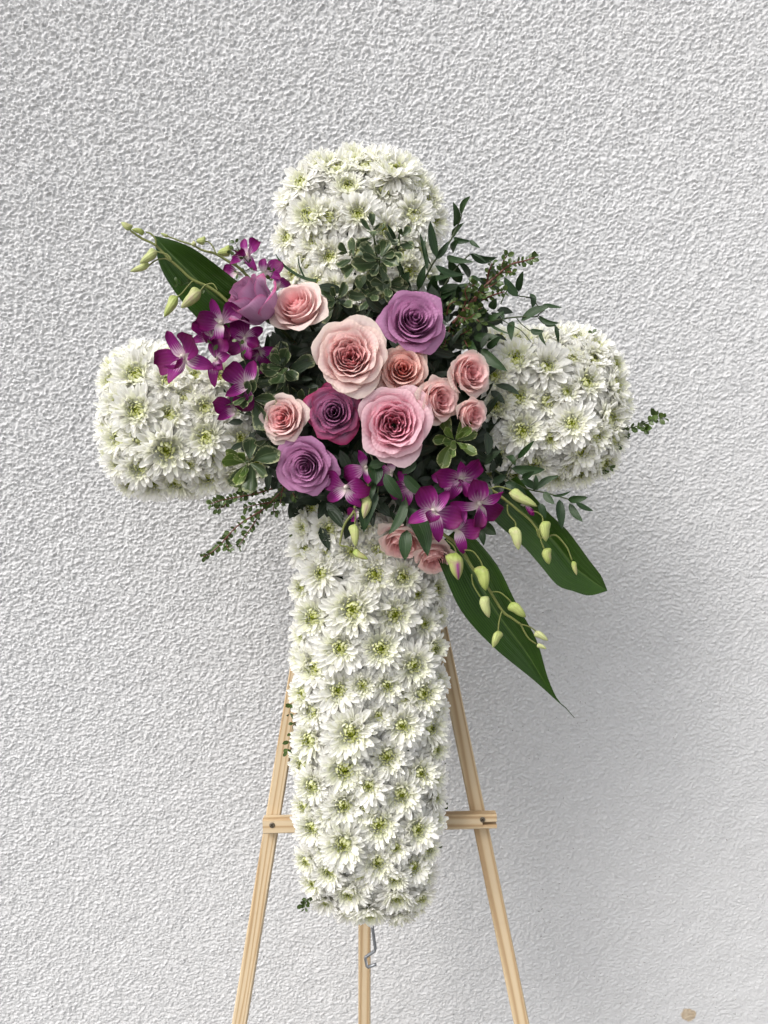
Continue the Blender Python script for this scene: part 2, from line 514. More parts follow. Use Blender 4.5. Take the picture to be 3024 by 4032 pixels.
# ------------------------------------------------------------------ the setting: wall and ground
def build_wall():
    step = 0.0016
    xs_d = np.arange(-0.765, 0.7651, step)
    zs_d = np.arange(0.13, 2.0301, step)
    xs = np.concatenate([np.linspace(-2.6, -0.78, 30), xs_d, np.linspace(0.78, 2.6, 30)])
    zs = np.concatenate([np.linspace(0.0, 0.11, 6), zs_d, np.linspace(2.05, 3.2, 24)])
    Nf = 1250                                           # periodic field of 2 m

    def field(lo, hi, seed, ax=1.0):
        g = np.random.default_rng(seed).standard_normal((Nf, Nf))
        k = np.fft.fftfreq(Nf, step)
        KX, KZ = np.meshgrid(k * ax, k, indexing='ij')
        kk = np.hypot(KX, KZ)
        flt = np.exp(-(kk * lo * 0.5) ** 2) * (1 - np.exp(-(kk * hi * 0.5) ** 2))
        h = np.fft.ifft2(np.fft.fft2(g) * flt).real
        return h / h.std()
    a = field(0.0034, 0.0075, 1)
    b = field(0.0075, 0.022, 2)
    c = field(0.024, 0.07, 3)
    d = field(0.10, 0.4, 4)
    g = np.random.default_rng(21).standard_normal((Nf, Nf))
    k = np.fft.fftfreq(Nf, step)
    KX, KZ = np.meshgrid(k * 1.4, k, indexing='ij')        # trowelled: grains a little wider than tall
    kk = np.hypot(KX, KZ) + 1e-6
    flt = kk ** -0.9 * np.exp(-(kk * 0.0029 * 0.5) ** 2) * (1 - np.exp(-(kk * 0.028 * 0.5) ** 2))
    rough = np.fft.ifft2(np.fft.fft2(g) * flt).real
    rough /= rough.std()
    pits = np.maximum(field(0.0034, 0.008, 8, 1.3) - 1.0, 0)
    crust = np.tanh(1.35 * rough) * 1.05 + np.clip(a, -1.0, 1.8) * 0.30 + 0.30 * np.maximum(rough, 0) * np.maximum(a, 0) - 0.75 * pits
    crust *= 1.0 + 0.18 * np.tanh(c)
    blob = np.maximum(field(0.012, 0.03, 5) - 2.5, 0) * 2.4
    ix = np.mod(np.round(xs / step).astype(int), Nf)
    iz = np.mod(np.round(zs / step).astype(int), Nf)
    sel = np.ix_(ix, iz)
    X, Z = np.meshgrid(xs, zs, indexing='ij')
    # the coat was thrown on thicker at the top left and rubbed flatter low and right
    amp = 0.00082 + 0.00050 * np.clip((Z - 0.5) / 1.3, 0, 1) - 0.00032 * np.clip(X / 0.7, -1, 1)
    amp *= np.where(Z < 0.9, 0.8 + 0.2 * np.clip((Z - 0.2) / 0.7, 0, 1), 1.0)
    H = amp * (crust[sel] * (0.92 + 0.12 * np.tanh(c[sel])) + blob[sel]) + 0.00008 * c[sel] + 0.0003 * d[sel]
    verts = np.stack([X, WALL_Y - H, Z], -1).reshape(-1, 3).astype(np.float32)
    nx, nz = len(xs), len(zs)
    i, j = np.meshgrid(np.arange(nx - 1), np.arange(nz - 1), indexing='ij')
    q = (i * nz + j).reshape(-1)
    quads = np.stack([q, q + nz, q + nz + 1, q + 1], -1).astype(np.int32)
    me = bpy.data.meshes.new('stucco_wall')
    nv, nq = len(verts), len(quads)
    # a slab behind gives the wall its thickness
    extra = np.array([(-2.6, 0.2, 0), (2.6, 0.2, 0), (2.6, 0.2, 3.2), (-2.6, 0.2, 3.2), (-2.6, 0.01, 0), (2.6, 0.01, 0), (2.6, 0.01, 3.2), (-2.6, 0.01, 3.2)], np.float32)
    ef = np.array([(1, 0, 3, 2), (4, 7, 3, 0), (1, 2, 6, 5), (7, 6, 2, 3)], np.int32) + nv
    verts = np.concatenate([verts, extra])
    quads = np.concatenate([quads, ef])
    me.vertices.add(len(verts))
    me.vertices.foreach_set('co', verts.reshape(-1))
    me.loops.add(len(quads) * 4)
    me.loops.foreach_set('vertex_index', quads.reshape(-1))
    me.polygons.add(len(quads))
    me.polygons.foreach_set('loop_start', np.arange(0, len(quads) * 4, 4, dtype=np.int32))
    me.update(calc_edges=True)
    me.polygons.foreach_set('use_smooth', np.ones(len(quads), bool))
    me.materials.append(M['stucco'])
    o = link('stucco_wall', me)
    tag(o, 'rough white stucco wall behind the floral cross and easel', 'wall')
    return o


build_wall()
g = link('ground', mesh('ground', [(-60, -60, 0), (60, -60, 0), (60, 60, 0), (-60, 60, 0)], [(0, 1, 2, 3)], M['paving'], smooth=False))
tag(g, kind='structure')


# ------------------------------------------------------------------ the easel
LEG_W = 0.13          # the legs stand this far behind the flower plane (1.13 m from the lens)


def bevel_box(mb, sx, sy, z0, z1, bev=0.0016, x0=0.0, y0=0.0):
    """Box along local Z with chamfered long edges."""
    hx, hy = sx / 2, sy / 2
    ring = [(-hx + bev, -hy), (hx - bev, -hy), (hx, -hy + bev), (hx, hy - bev), (hx - bev, hy), (-hx + bev, hy), (-hx, hy - bev), (-hx, -hy + bev)]
    n = 26
    v = []
    for k in range(n + 1):
        z = z0 + (z1 - z0) * k / n
        v += [(x0 + a, y0 + b, z) for a, b in ring]
    f = []
    for k in range(n):
        for i in range(8):
            a, b = k * 8 + i, k * 8 + (i + 1) % 8
            f.append((a, b, b + 8, a + 8))
    f.append(tuple(range(8))[::-1])
    f.append(tuple(n * 8 + i for i in range(8)))
    mb.add(v, f)


def stick(name, a, b, sx, sy, mat, parent, front):
    """A planed stick from a to b; front is the way its broad face looks."""
    z = (b - a).normalized()
    y = -(front - z * front.dot(z)).normalized()
    x = y.cross(z)
    rot = Matrix((x, y, z)).transposed()
    mb = MB()
    bevel_box(mb, sx, sy, 0.0, (b - a).length)
    o = link(name, mb.mesh(name, mat, smooth=False), parent)
    o.matrix_local = Matrix.Translation(a - parent.location) @ rot.to_4x4()
    return o


def to_ground(p_top, p_low):
    d = p_low - p_top
    return p_top + d * (p_top.z / -d.z)


ez = empty('wooden_easel', Vector((0, P(1435, 4032, -LEG_W).y, 0)))
tag(ez, 'pale pine easel with three legs carrying the floral cross', 'easel')
l_top, l_low = P(1397, 1250, -LEG_W), P(943, 4032, -LEG_W)
r_top, r_low = P(1478, 1250, -LEG_W), P(2054, 4032, -LEG_W)
stick('leg', to_ground(l_top, l_low), l_top, 0.0212, 0.018, M['pine_fine'], ez, D(0, 0, 1))
stick('leg', to_ground(r_top, r_low), r_top, 0.0218, 0.018, M['pine_broad'], ez, D(0, 0, 1))
stick('top_block', P(1350, 1275, -LEG_W - 0.0185), P(1525, 1275, -LEG_W - 0.0185), 0.03, 0.018, M['pine_broad'], ez, D(0, 0, 1))
b_top, b_low = P(1440, 1250, -LEG_W - 0.038), P(1435, 4032, -LEG_W - 0.125)
stick('leg', to_ground(b_top, b_low), b_top, 0.0196, 0.018, M['pine_broad'], ez, D(0, 0, 1))
# crossbar screwed to the front of the legs, with a slot milled at one end
bw = -LEG_W + 0.0185
ba, bb = P(1038, 3246, bw), P(1953, 3226, bw)
bz = (bb - ba).normalized()
by = FW - bz * FW.dot(bz)
by.normalize()
bx = by.cross(bz)
mbar = MB()
L = (bb - ba).length
SL = L - 0.0205
bevel_box(mbar, 0.0208, 0.018, 0.0, SL)
bevel_box(mbar, 0.0112, 0.0178, SL, L, x0=-0.0046)
bevel_box(mbar, 0.0054, 0.0178, SL, L, x0=0.0076)
bevel_box(mbar, 0.0046, 0.0080, SL, L, x0=0.0030, y0=0.0047)
bar = link('crossbar', mbar.mesh('crossbar', M['pine_broad'], smooth=False), ez)
BAR_M = Matrix.Translation(ba) @ Matrix((bx, by, bz)).transposed().to_4x4()
bar.matrix_local = Matrix.Translation(-ez.location) @ BAR_M


def screw(px, py):
    c = P(px, py, bw + 0.0094)
    mb = MB()
    seg = 14
    rings = [(0.0040, 0.0), (0.0040, 0.0005), (0.0032, 0.0008), (0.0, 0.0009)]
    v, f = [], []
    for r_, h in rings[:-1]:
        v += [(r_ * math.cos(2 * math.pi * k / seg), r_ * math.sin(2 * math.pi * k / seg), h) for k in range(seg)]
    for q in range(2):
        for k in range(seg):
            a, b = q * seg + k, q * seg + (k + 1) % seg
            f.append((a, b, b + seg, a + seg))
    f.append(tuple(2 * seg + k for k in range(seg)))
    mb.add(v, f)
    me = mb.mesh('screw', M['screw'])
    s = link('screw', me, bar)
    rot = frame_z(D(0, 0, 1), 0.5)
    world_m = Matrix.Translation(c) @ rot.to_4x4()
    par = BAR_M
    s.matrix_local = par.inverted() @ world_m
    mb = MB()
    for ang in (0.2, 0.2 + math.pi / 2):
        ca, sa = math.cos(ang), math.sin(ang)
        w_, h_ = 0.0024, 0.00055
        pts = [(-w_, -h_), (w_, -h_), (w_, h_), (-w_, h_)]
        z_ = 0.00098 if ang < 1 else 0.00104
        mb.add([(x * ca - y * sa, x * sa + y * ca, z_) for x, y in pts], [(0, 1, 2, 3)])
    d = link('screw_recess', mb.mesh('screw_recess', M['hole'], smooth=False), bar)
    d.matrix_local = par.inverted() @ world_m


screw(1071, 3249)
screw(1900, 3227)

# bent wire hanging below the shaft
hk_pts = [P(1462, 3560, -0.075), P(1465, 3640, -0.07), P(1478, 3735, -0.07), P(1475, 3745, -0.07), P(1440, 3768, -0.07), P(1438, 3772, -0.07),
          P(1445, 3806, -0.068), P(1449, 3808, -0.066), P(1479, 3797, -0.06)]
hk = link('wire_hook', None)
bpy.data.objects.remove(hk)
hk_base = hk_pts[0]
v, f = tube_data(hk_pts, 0.0021, 8)
hk = link('wire_hook', mesh('wire_hook', rel(v, hk_base), f, M['wire']))
hk.location = hk_base
tag(hk, 'bent grey wire hook hanging below the foot of the floral cross', 'hook')


# ------------------------------------------------------------------ the cross: foam body
def rounded_prism(mb, outline, w0, w1, inset=0.012):
    """outline in photo px, front at depth w0, back at w1, edges rounded by inset."""
    cx = sum(p[0] for p in outline) / len(outline)
    n = len(outline)
    layers = [(w1, 0.0), (w0 - inset, 0.0), (w0 - inset * 0.3, 0.5), (w0, 1.0)]
    v = []
    for w, k in layers:
        for (x, y, nx, ny) in outline:
            v.append(P(x - nx * k * inset * FPX, y - ny * k * inset * FPX, w))
    f = []
    for q in range(len(layers) - 1):
        for i in range(n):
            a, b = q * n + i, q * n + (i + 1) % n
            f.append((a, b, b + n, a + n))
    f.append(tuple((len(layers) - 1) * n + i for i in range(n)))
    f.append(tuple(range(n))[::-1])
    mb.add(v, f)


s2 = 0.7
out = [(1255, 720, -s2, -s2), (1605, 720, s2, -s2), (1625, 1480, s2, -s2), (2350, 1480, s2, -s2), (2350, 1750, s2, s2), (1640, 1750, s2, s2),
       (1610, 3480, s2, s2), (1295, 3480, -s2, s2), (1265, 1780, -s2, s2), (500, 1780, -s2, s2), (500, 1530, -s2, -s2), (1265, 1530, -s2, -s2)]
mbf = MB()
rounded_prism(mbf, out, -0.055, -0.105)
fc_base = P(1450, 3480, -0.105)
fc = link('foam_cross', mesh('foam_cross', rel(mbf.v, fc_base), mbf.f, M['foam'], smooth=False))
fc.location = fc_base
tag(fc, 'dark green foam cross hidden under the white chrysanthemums', 'foam cross')


# ------------------------------------------------------------------ chrysanthemums
def mum_petal_data(curve, cup, nu=6, nv=3, width=0.23, tipw=0.0):
    """A strap petal of unit length along +X; curve bends its outer part up (+) or down (-)."""
    v, t, s = [], [], []
    us = [0.0, 0.2, 0.45, 0.68, 0.84, 0.94, 1.0] if nu == 6 else [1 - (1 - i / nu) ** 1.35 for i in range(nu + 1)]
    for u in us:
        wd = width * 0.5 * (0.50 + 0.50 * math.sin(min(u / 0.62, 1.0) * math.pi / 2)) * (1.0 if u < 0.72 else math.sqrt(max(0.09, 1 - ((u - 0.72) / 0.285) ** 2)))
        ang = curve * u
        x = u if abs(curve) < 1e-4 else math.sin(ang) / curve
        z = 0 if abs(curve) < 1e-4 else (1 - math.cos(ang)) / curve
        for j in range(nv + 1):
            q = -1 + 2 * j / nv
            zz = z + cup * wd * (q * q) * (1.0 - 0.3 * u)
            v.append((x, q * wd, zz))
            t.append(u)
            s.append(q)
    return v, grid_faces(nu, nv), {'t': t, 's': s}


MUM_OUT = []
for k in range(9):
    cv = (-0.45, -0.2, 0.0, 0.25, 0.5, -0.6, 0.15, 0.35, -0.1)[k]
    vv, ff, aa = mum_petal_data(cv, (0.9, 0.6, 0.8, 0.7, 1.0, 0.5, 1.1, 0.6, 0.9)[k], width=(0.25, 0.28, 0.24, 0.26, 0.23, 0.27, 0.25, 0.29, 0.24)[k])
    # a slight sideways sweep so that no petal is a straight strap
    sw = (0.06, -0.05, 0.0, 0.08, -0.07, 0.04, -0.03, 0.0, 0.05)[k]
    vv = [(x, y + sw * x * x, z) for x, y, z in vv]
    MUM_OUT.append(mesh('chrysanthemum_petal', vv, ff, M['mum'], aa))


def xf(v, m):
    return [m @ Vector(p) for p in v]


def mum_heart(seed, open_):
    """Inner incurved rays and the green eye of one flower of unit radius, as one mesh."""
    r_ = random.Random(seed)
    mb = MB()
    n1 = 44
    for i in range(n1):                                   # white rays standing round the eye
        x = i / (n1 - 1)
        v, f, a = mum_petal_data(0.25 + 0.8 * x + r_.uniform(-0.25, 0.25), 1.2, 4, 2, 0.21 - 0.02 * x)
        Ls = (0.62 - 0.30 * x) * r_.uniform(0.88, 1.1)
        v = [(p[0], p[1] * (0.62 if x < 0.5 else 0.75) / max(Ls, 0.3) * 0.9, p[2]) for p in v]
        el = R(16 + 34 * x + r_.uniform(-8, 8)) * (0.8 + 0.2 * open_)
        m = Matrix.Rotation(i * 2.39996 + r_.uniform(-0.15, 0.15), 4, 'Z') @ Matrix.Translation((0.15 + 0.10 * x, 0, 0.08 + 0.03 * x)) @ Matrix.Rotation(-el, 4, 'Y') @ Matrix.Scale(Ls, 4)
        a['ring'] = [0.0 + 0.25 * x] * len(v)
        mb.add(xf(v, m), f, a)
    n2 = 62
    for i in range(n2):                                   # the green eye: short hooked florets round a dark pit
        x = i / (n2 - 1)
        v, f, a = mum_petal_data(1.5 + r_.uniform(-0.3, 0.3), 1.2, 3, 2, 0.30)
        Ls = (0.25 - 0.13 * x) * r_.uniform(0.85, 1.15)
        el = R(60 + 16 * x + r_.uniform(-8, 8))
        m = Matrix.Rotation(i * 2.39996 + r_.uniform(-0.2, 0.2), 4, 'Z') @ Matrix.Translation((0.03 + 0.235 * (1 - x), 0, 0.15 - 0.04 * x)) @ Matrix.Rotation(-el, 4, 'Y') @ Matrix.Scale(Ls, 4)
        a['ring'] = [0.5 + 0.5 * min(1, x * 1.8)] * len(v)
        if x > 0.6: a['t'] = [q_ * (0.55 if x < 0.8 else 0.3) for q_ in a['t']]
        mb.add(xf(v, m), f, a)
    # receptacle cup below
    seg = 10
    v, f = [], []
    for rr, zz in ((0.02, -0.22), (0.10, -0.12), (0.20, 0.02), (0.16, 0.10), (0.02, 0.12)):
        v += [(rr * math.cos(2 * math.pi * k / seg), rr * math.sin(2 * math.pi * k / seg), zz) for k in range(seg)]
    for q in range(4):
        for k in range(seg):
            a_, b_ = q * seg + k, q * seg + (k + 1) % seg
            f.append((a_, b_, b_ + seg, a_ + seg))
    mb.add(v, f, {'t': [0.1] * len(v), 's': [0.0] * len(v), 'ring': [1.0] * len(v)})
    return mb.mesh('chrysanthemum_heart', M['heart'])


HEARTS = [mum_heart(100 + k, k / 5) for k in range(6)]


def chrysanthemum(loc, normal, rad, label, openness, group, rnd):
    root = empty('chrysanthemum', loc, frame_z(normal, rnd.uniform(0, 6.28)))
    tag(root, label, 'flower', group)
    n = 74
    droop = rnd.uniform(-4, 6)
    for i in range(n):
        x = i / (n - 1)
        el = (-36 + 66 * x ** 0.85) * (1.25 - 0.35 * openness) + droop + (1 - openness) * 22 + rnd.uniform(-7, 7)
        Ls = rad * (1.0 - 0.36 * x) * rnd.uniform(0.86, 1.06) * 0.93
        ph = i * 2.39996 + rnd.uniform(-0.13, 0.13)
        tw = rnd.uniform(-0.35, 0.35)
        m = (Matrix.Rotation(ph, 4, 'Z') @ Matrix.Translation((rad * 0.11, 0, rad * (-0.02 + 0.11 * x))) @ Matrix.Rotation(-R(el), 4, 'Y')
             @ Matrix.Rotation(tw, 4, 'X') @ Matrix.Diagonal((Ls, rad * rnd.uniform(0.58, 0.78), rad * 0.9, 1)))
        link('petal', MUM_OUT[rnd.randrange(9)], root, m)
    h = link('heart', HEARTS[rnd.randrange(6)], root, Matrix.Scale(rad * (rnd.uniform(0.85, 1.12) if openness > 0.4 else 1.2), 4))
    h['kind'] = 'stuff'
    return root


MUMS = {
    'head': [
        (1250, 655, 86), (1378, 632, 86), (1500, 632, 86), (1606, 662, 82),
        (1313, 678, 108), (1439, 659, 100), (1564, 686, 102), (1171, 729, 95), (1364, 753, 80), (1521, 755, 98), (1651, 727, 92), (1622, 772, 50), (1694, 790, 80),
        (1120, 790, 78), (1205, 857, 98), (1284, 864, 92), (1410, 849, 100), (1521, 910, 96), (1586, 847, 82), (1641, 852, 95), (1718, 876, 85),
        (1113, 943, 78), (1289, 1016, 92), (1419, 1001, 82), (1612, 915, 84), (1588, 1006, 84), (1656, 990, 88), (1183, 1045, 84), (1712, 1000, 70),
        (1313, 1141, 78), (1386, 1156, 78), (1622, 1075, 85), (1145, 1085, 75), (1530, 1170, 78), (1225, 960, 85), (1235, 1120, 80), (1690, 1090, 70), (1470, 1100, 80)],
    'left arm': [
        (513, 1402, 90), (578, 1410, 92), (642, 1418, 90), (442, 1440, 80), (532, 1479, 108), (662, 1503, 92), (770, 1487, 92), (420, 1500, 75), (871, 1490, 92), (1000, 1450, 92),
        (399, 1604, 70), (458, 1593, 88), (534, 1620, 110), (675, 1639, 104), (811, 1606, 92), (873, 1655, 50), (940, 1600, 90),
        (399, 1690, 72), (461, 1729, 88), (556, 1734, 98), (659, 1772, 116), (819, 1729, 108), (952, 1729, 92), (735, 1560, 80),
        (410, 1790, 70), (458, 1828, 82), (545, 1842, 92), (754, 1826, 78), (925, 1870, 80), (505, 1900, 70), (605, 1895, 92), (697, 1892, 86), (822, 1872, 92), (762, 1908, 80), (860, 1800, 80), (1010, 1820, 85)],
    'right arm': [
        (1960, 1345, 85), (2050, 1348, 88), (2110, 1349, 90), (2190, 1326, 88), (2272, 1340, 88), (2346, 1372, 85), (2031, 1425, 108), (2172, 1371, 88), (2147, 1449, 110), (2253, 1411, 80), (2332, 1422, 88), (2420, 1440, 80),
        (2418, 1522, 90), (2305, 1509, 90), (2039, 1569, 94), (2147, 1579, 86), (1946, 1604, 92), (1946, 1480, 92), (2456, 1590, 75), (2225, 1545, 75),
        (2394, 1650, 102), (2250, 1674, 100), (2052, 1704, 108), (2163, 1729, 76), (2288, 1777, 92), (2421, 1729, 85), (1908, 1729, 68), (1960, 1785, 85), (2345, 1720, 75),
        (2234, 1832, 58), (2104, 1821, 95), (2022, 1859, 80), (2375, 1821, 78), (2180, 1868, 78), (2285, 1858, 76), (1935, 1860, 70)],
    'shaft': [
        (1497, 1985, 85), (1337, 2017, 60), (1225, 2000, 85), (1294, 2079, 95), (1196, 2077, 84), (1437, 2062, 80), (1560, 2090, 90), (1665, 2110, 85),
        (1196, 2163, 82), (1378, 2169, 88), (1490, 2165, 85), (1290, 2170, 80), (1261, 2256, 105), (1475, 2266, 108), (1592, 2269, 82), (1700, 2215, 80), (1183, 2313, 68), (1649, 2340, 76), (1722, 2320, 70),
        (1386, 2397, 122), (1229, 2427, 96), (1557, 2418, 104), (1676, 2456, 80), (1183, 2500, 70), (1730, 2420, 65),
        (1340, 2549, 116), (1500, 2554, 100), (1633, 2614, 108), (1237, 2630, 104), (1713, 2550, 72), (1185, 2590, 70),
        (1328, 2716, 112), (1427, 2692, 72), (1525, 2696, 82), (1598, 2749, 48), (1672, 2728, 94), (1190, 2730, 75), (1726, 2680, 70),
        (1224, 2798, 88), (1494, 2817, 74), (1383, 2882, 118), (1590, 2851, 100), (1699, 2865, 84), (1217, 2909, 92), (1720, 2790, 70),
        (1354, 3020, 110), (1527, 2973, 98), (1723, 2945, 72), (1663, 3042, 78), (1190, 3000, 74), (1225, 3086, 84), (1454, 3089, 92), (1587, 3119, 98), (1717, 3060, 70),
        (1348, 3165, 92), (1719, 3140, 66), (1494, 3238, 98), (1225, 3251, 84), (1354, 3311, 108), (1650, 3261, 92), (1195, 3170, 68), (1713, 3230, 66),
        (1487, 3384, 96), (1291, 3417, 84), (1633, 3400, 80), (1690, 3340, 66), (1204, 3380, 68), (1679, 3437, 64), (1565, 3330, 70),
        (1374, 3490, 92), (1425, 3440, 76), (1330, 3370, 66), (1430, 3190, 66), (1280, 3330, 70), (1290, 3200, 70), (1560, 3440, 66), (1275, 3525, 70), (1567, 3500, 86), (1662, 3510, 66), (1451, 3556, 92), (1374, 3560, 76), (1583, 3575, 60), (1633, 3540, 60), (1230, 3460, 66)],
}
ORD = ['first', 'second', 'third', 'fourth', 'fifth', 'sixth', 'seventh', 'eighth', 'ninth', 'tenth', 'eleventh', 'twelfth', 'thirteenth', 'fourteenth', 'fifteenth', 'sixteenth', 'seventeenth', 'eighteenth']
ROW_H = {'head': 120, 'left arm': 115, 'right arm': 115, 'shaft': 125}


def sgnpow(x, p):
    return math.copysign(min(abs(x), 1.15) ** p, x)


def cross_surface(region, px, py):
    """Tilt (x, y in degrees) and depth of the flower bed at a pixel of that limb of the cross."""
    tx = ty = 0.0
    w = 0.0
    if region in ('head', 'shaft'):
        c, hw = (1420, 322) if region == 'head' else (1452, 296)
        q = (px - c) / hw
        tx = 58 * sgnpow(q, 2.2)
        w -= 0.060 * min(abs(q), 1.1) ** 3.6
        if region == 'head':
            e = max(0, (850 - py) / 260)
            ty = 52 * min(e, 1.1) ** 1.5
            w -= 0.045 * e ** 2.4
        else:
            e = max(0, (py - 3330) / 250)
            ty = -50 * min(e, 1.1) ** 1.5
            w -= 0.042 * e ** 2.4
    else:
        c, hh = (1655, 262) if region == 'left arm' else (1600, 278)
        q = (c - py) / hh
        ty = 56 * sgnpow(q, 2.1)
        w -= 0.058 * min(abs(q), 1.1) ** 3.4
        e = max(0, (600 - px) / 210) if region == 'left arm' else max(0, (px - 2250) / 215)
        tx = (-1 if region == 'left arm' else 1) * 64 * min(e, 1.1) ** 1.5
        w -= 0.055 * e ** 2.4
    return tx, ty, w


rnd = random.Random(11)
for region, lst in MUMS.items():
    rows = {}
    y0 = min(p[1] for p in lst)
    for p in lst:
        rows.setdefault(int((p[1] - y0) // ROW_H[region]), []).append(p)
    for ri, key in enumerate(sorted(rows)):
        for ci, (px, py, rp) in enumerate(sorted(rows[key])):
            if region == 'head': py, px = py + max(0, 760 - py) * 0.12, 1422 + (px - 1422) * 0.905
            elif region == 'shaft': px, py = 1452 + (px - 1452) * 0.94, py + max(0, py - 3350) * 0.06
            else:
                py = (1660 if region == 'left arm' else 1602) + (py - (1660 if region == 'left arm' else 1602)) * 0.965
                if px < 620: px += (620 - px) * 0.14
                if px > 2260: px -= (px - 2260) * 0.10
            tx, ty, w = cross_surface(region, px, py)
            tx += rnd.uniform(-9, 9)
            ty += rnd.uniform(-9, 9) + 3
            nrm = D(math.sin(R(tx)), math.sin(R(ty)), max(0.12, math.cos(R(tx)) * math.cos(R(ty))))
            w += -0.024 + rnd.uniform(-0.006, 0.006)
            small = rp < 62
            size = 'small half-open' if small else ('large' if rp > 103 else '')
            lab = f"{size} white chrysanthemum, {ORD[ci]} from left in {ORD[ri]} row down of the cross's {region}".strip()
            chrysanthemum(P(px, py, w), nrm, px_len(rp, w) * 1.27, lab, 0.25 if small else rnd.uniform(0.5, 1.0), 'white chrysanthemums covering the cross', rnd)


# ------------------------------------------------------------------ roses
def rose_petal(i, n, rad, H, style, rr):
    """Surface of petal i (0 innermost) of a rose of lip radius rad and height H, axis +Z."""
    x = i / (n - 1)
    nu, nv = (12, 9)
    phi = i * 2.39996 + rr.uniform(-0.18, 0.18)
    if style == 'garden':
        lip_r = rad * (0.08 + 0.50 * (x / 0.7) if x < 0.7 else 0.58 + 0.42 * (x - 0.7) / 0.3)
        zl = H * (0.72 + 0.20 * min(x / 0.55, 1.0)) if x < 0.7 else H * (0.92 - 0.36 * ((x - 0.7) / 0.3) ** 1.2)
        a = 1.25 - 0.30 * min(x / 0.6, 1) if x < 0.7 else 0.88 + 0.2 * (x - 0.7)
        wave, tip, curl = (0.04 if x < 0.65 else 0.025), 0.02, (0.03 if x < 0.7 else 0.09)
        jit = 0.05 if x < 0.65 else 0.02
    elif style == 'spray':
        lip_r = rad * (0.09 + 0.91 * x ** 0.95)
        zl = H * (0.86 + 0.12 * min(x / 0.4, 1.0) - 0.46 * max(0, (x - 0.45) / 0.55) ** 1.3)
        a = 1.35 - 0.55 * x
        wave, tip, curl, jit = 0.035, 0.05, 0.05 + 0.05 * x, 0.03
    else:                                                # hybrid tea: tight spiral heart, pointed outer petals
        lip_r = rad * (0.05 + 0.95 * x ** 1.05)
        zl = H * (0.95 + 0.05 * min(x / 0.3, 1.0) - 0.50 * max(0, (x - 0.3) / 0.7) ** 1.35)
        a = 1.75 - 0.85 * min(x * 1.3, 1.0)
        wave, tip, curl, jit = 0.022, 0.045 * x, 0.03 + 0.075 * x, 0.02
    lip_r *= 1 + rr.uniform(-jit, jit)
    zl *= 1 + rr.uniform(-0.03, 0.03)
    a *= rr.uniform(0.92, 1.1)
    k1 = 0.95 - 0.10 * x                                  # fullness of the bowl
    b0 = (0.03 * rad, 0.0)
    b1 = (lip_r * (1.05 - 0.15 * x), 0.02 * H)
    b2 = (lip_r * (1.05 - 0.42 * x ** 1.2), zl * (0.62 + 0.16 * x))
    b3 = (lip_r, zl)
    ph1, ph2 = rr.uniform(0, 6.28), rr.uniform(0, 6.28)
    lean = rr.uniform(-0.05, 0.05)
    v, t, s, e = [], [], [], []
    notch = rr.uniform(-0.5, 0.5)
    for iu in range(nu + 1):
        q = -1 + 2 * iu / nu
        vm = 1 - 0.25 * abs(q) ** 3.4 + tip * math.exp(-((q - 0.1 * notch) / 0.28) ** 2) - 0.02 * math.exp(-((q - notch) / 0.12) ** 2)
        vm += wave * 0.5 * math.sin(5 * q + ph1) + wave * 0.3 * math.sin(11 * q + ph2)
        for jv in range(nv + 1):
            u = (jv / nv) * vm
            c0, c1, c2, c3 = (1 - u) ** 3, 3 * u * (1 - u) ** 2, 3 * u * u * (1 - u), u ** 3
            r_ = c0 * b0[0] + c1 * b1[0] + c2 * b2[0] + c3 * b3[0]
            z_ = c0 * b0[1] + c1 * b1[1] + c2 * b2[1] + c3 * b3[1]
            lipk = max(0.0, (u - 0.74) / 0.26)
            side = abs(q) ** 5
            r_ += rad * curl * lipk ** 2 * (0.8 + 0.5 * side) + rad * 0.05 * x * side * u
            z_ -= rad * curl * 0.85 * lipk ** 3 * (1 + 0.6 * side)
            r_ *= 1 + 0.065 * q * (0.5 + 0.5 * u)         # one flank tucked under its neighbour
            r_ += rad * wave * u * u * (0.6 * math.sin(4.2 * q + ph2) + 0.5 * math.sin(8.5 * q + ph1))
            z_ += rad * wave * u * u * 0.5 * math.sin(6 * q + ph1)
            th = phi + a * q * (0.55 + 0.45 * min(1, u / 0.45)) + lean * u
            v.append((r_ * math.cos(th), r_ * math.sin(th), z_))
            t.append(u)
            s.append(q)
            e.append(max(u / vm, abs(q) * (0.7 + 0.3 * u)))
    return v, grid_faces(nu, nv), {'t': t, 's': s, 'edge': e, 'ring': [x] * len(v)}


def rose(px, py, rp, w, facing, style, mat, label, n, spin=0.0, aspect=0.95, group=None, seed=0):
    """px, py is the middle of the open face; the flower stands on its hidden stem behind that."""
    rr = random.Random(seed * 17 + 3)
    rad = px_len(rp, w)
    H = rad * aspect
    nrm = D(*facing)
    face = P(px, py, w)
    base = face - nrm * H * 0.75
    root = empty('rose', base, frame_z(nrm, spin))
    tag(root, label, 'rose', group)
    for i in range(n):
        vv, ff, aa = rose_petal(i, n, rad, H, style, rr)
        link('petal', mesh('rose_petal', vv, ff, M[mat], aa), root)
    # green calyx and stem below
    mb = MB()
    vv, ff = tube_data([(0, 0, -H * 0.9), (0, 0, -H * 0.25), (0, 0, -H * 0.12), (0, 0, 0.03 * H)], [rad * 0.06, rad * 0.06, rad * 0.16, rad * 0.2], 8)
    mb.add(vv, ff)
    link('stem', mb.mesh('rose_stem', M['dark_stem']), root)
    return root


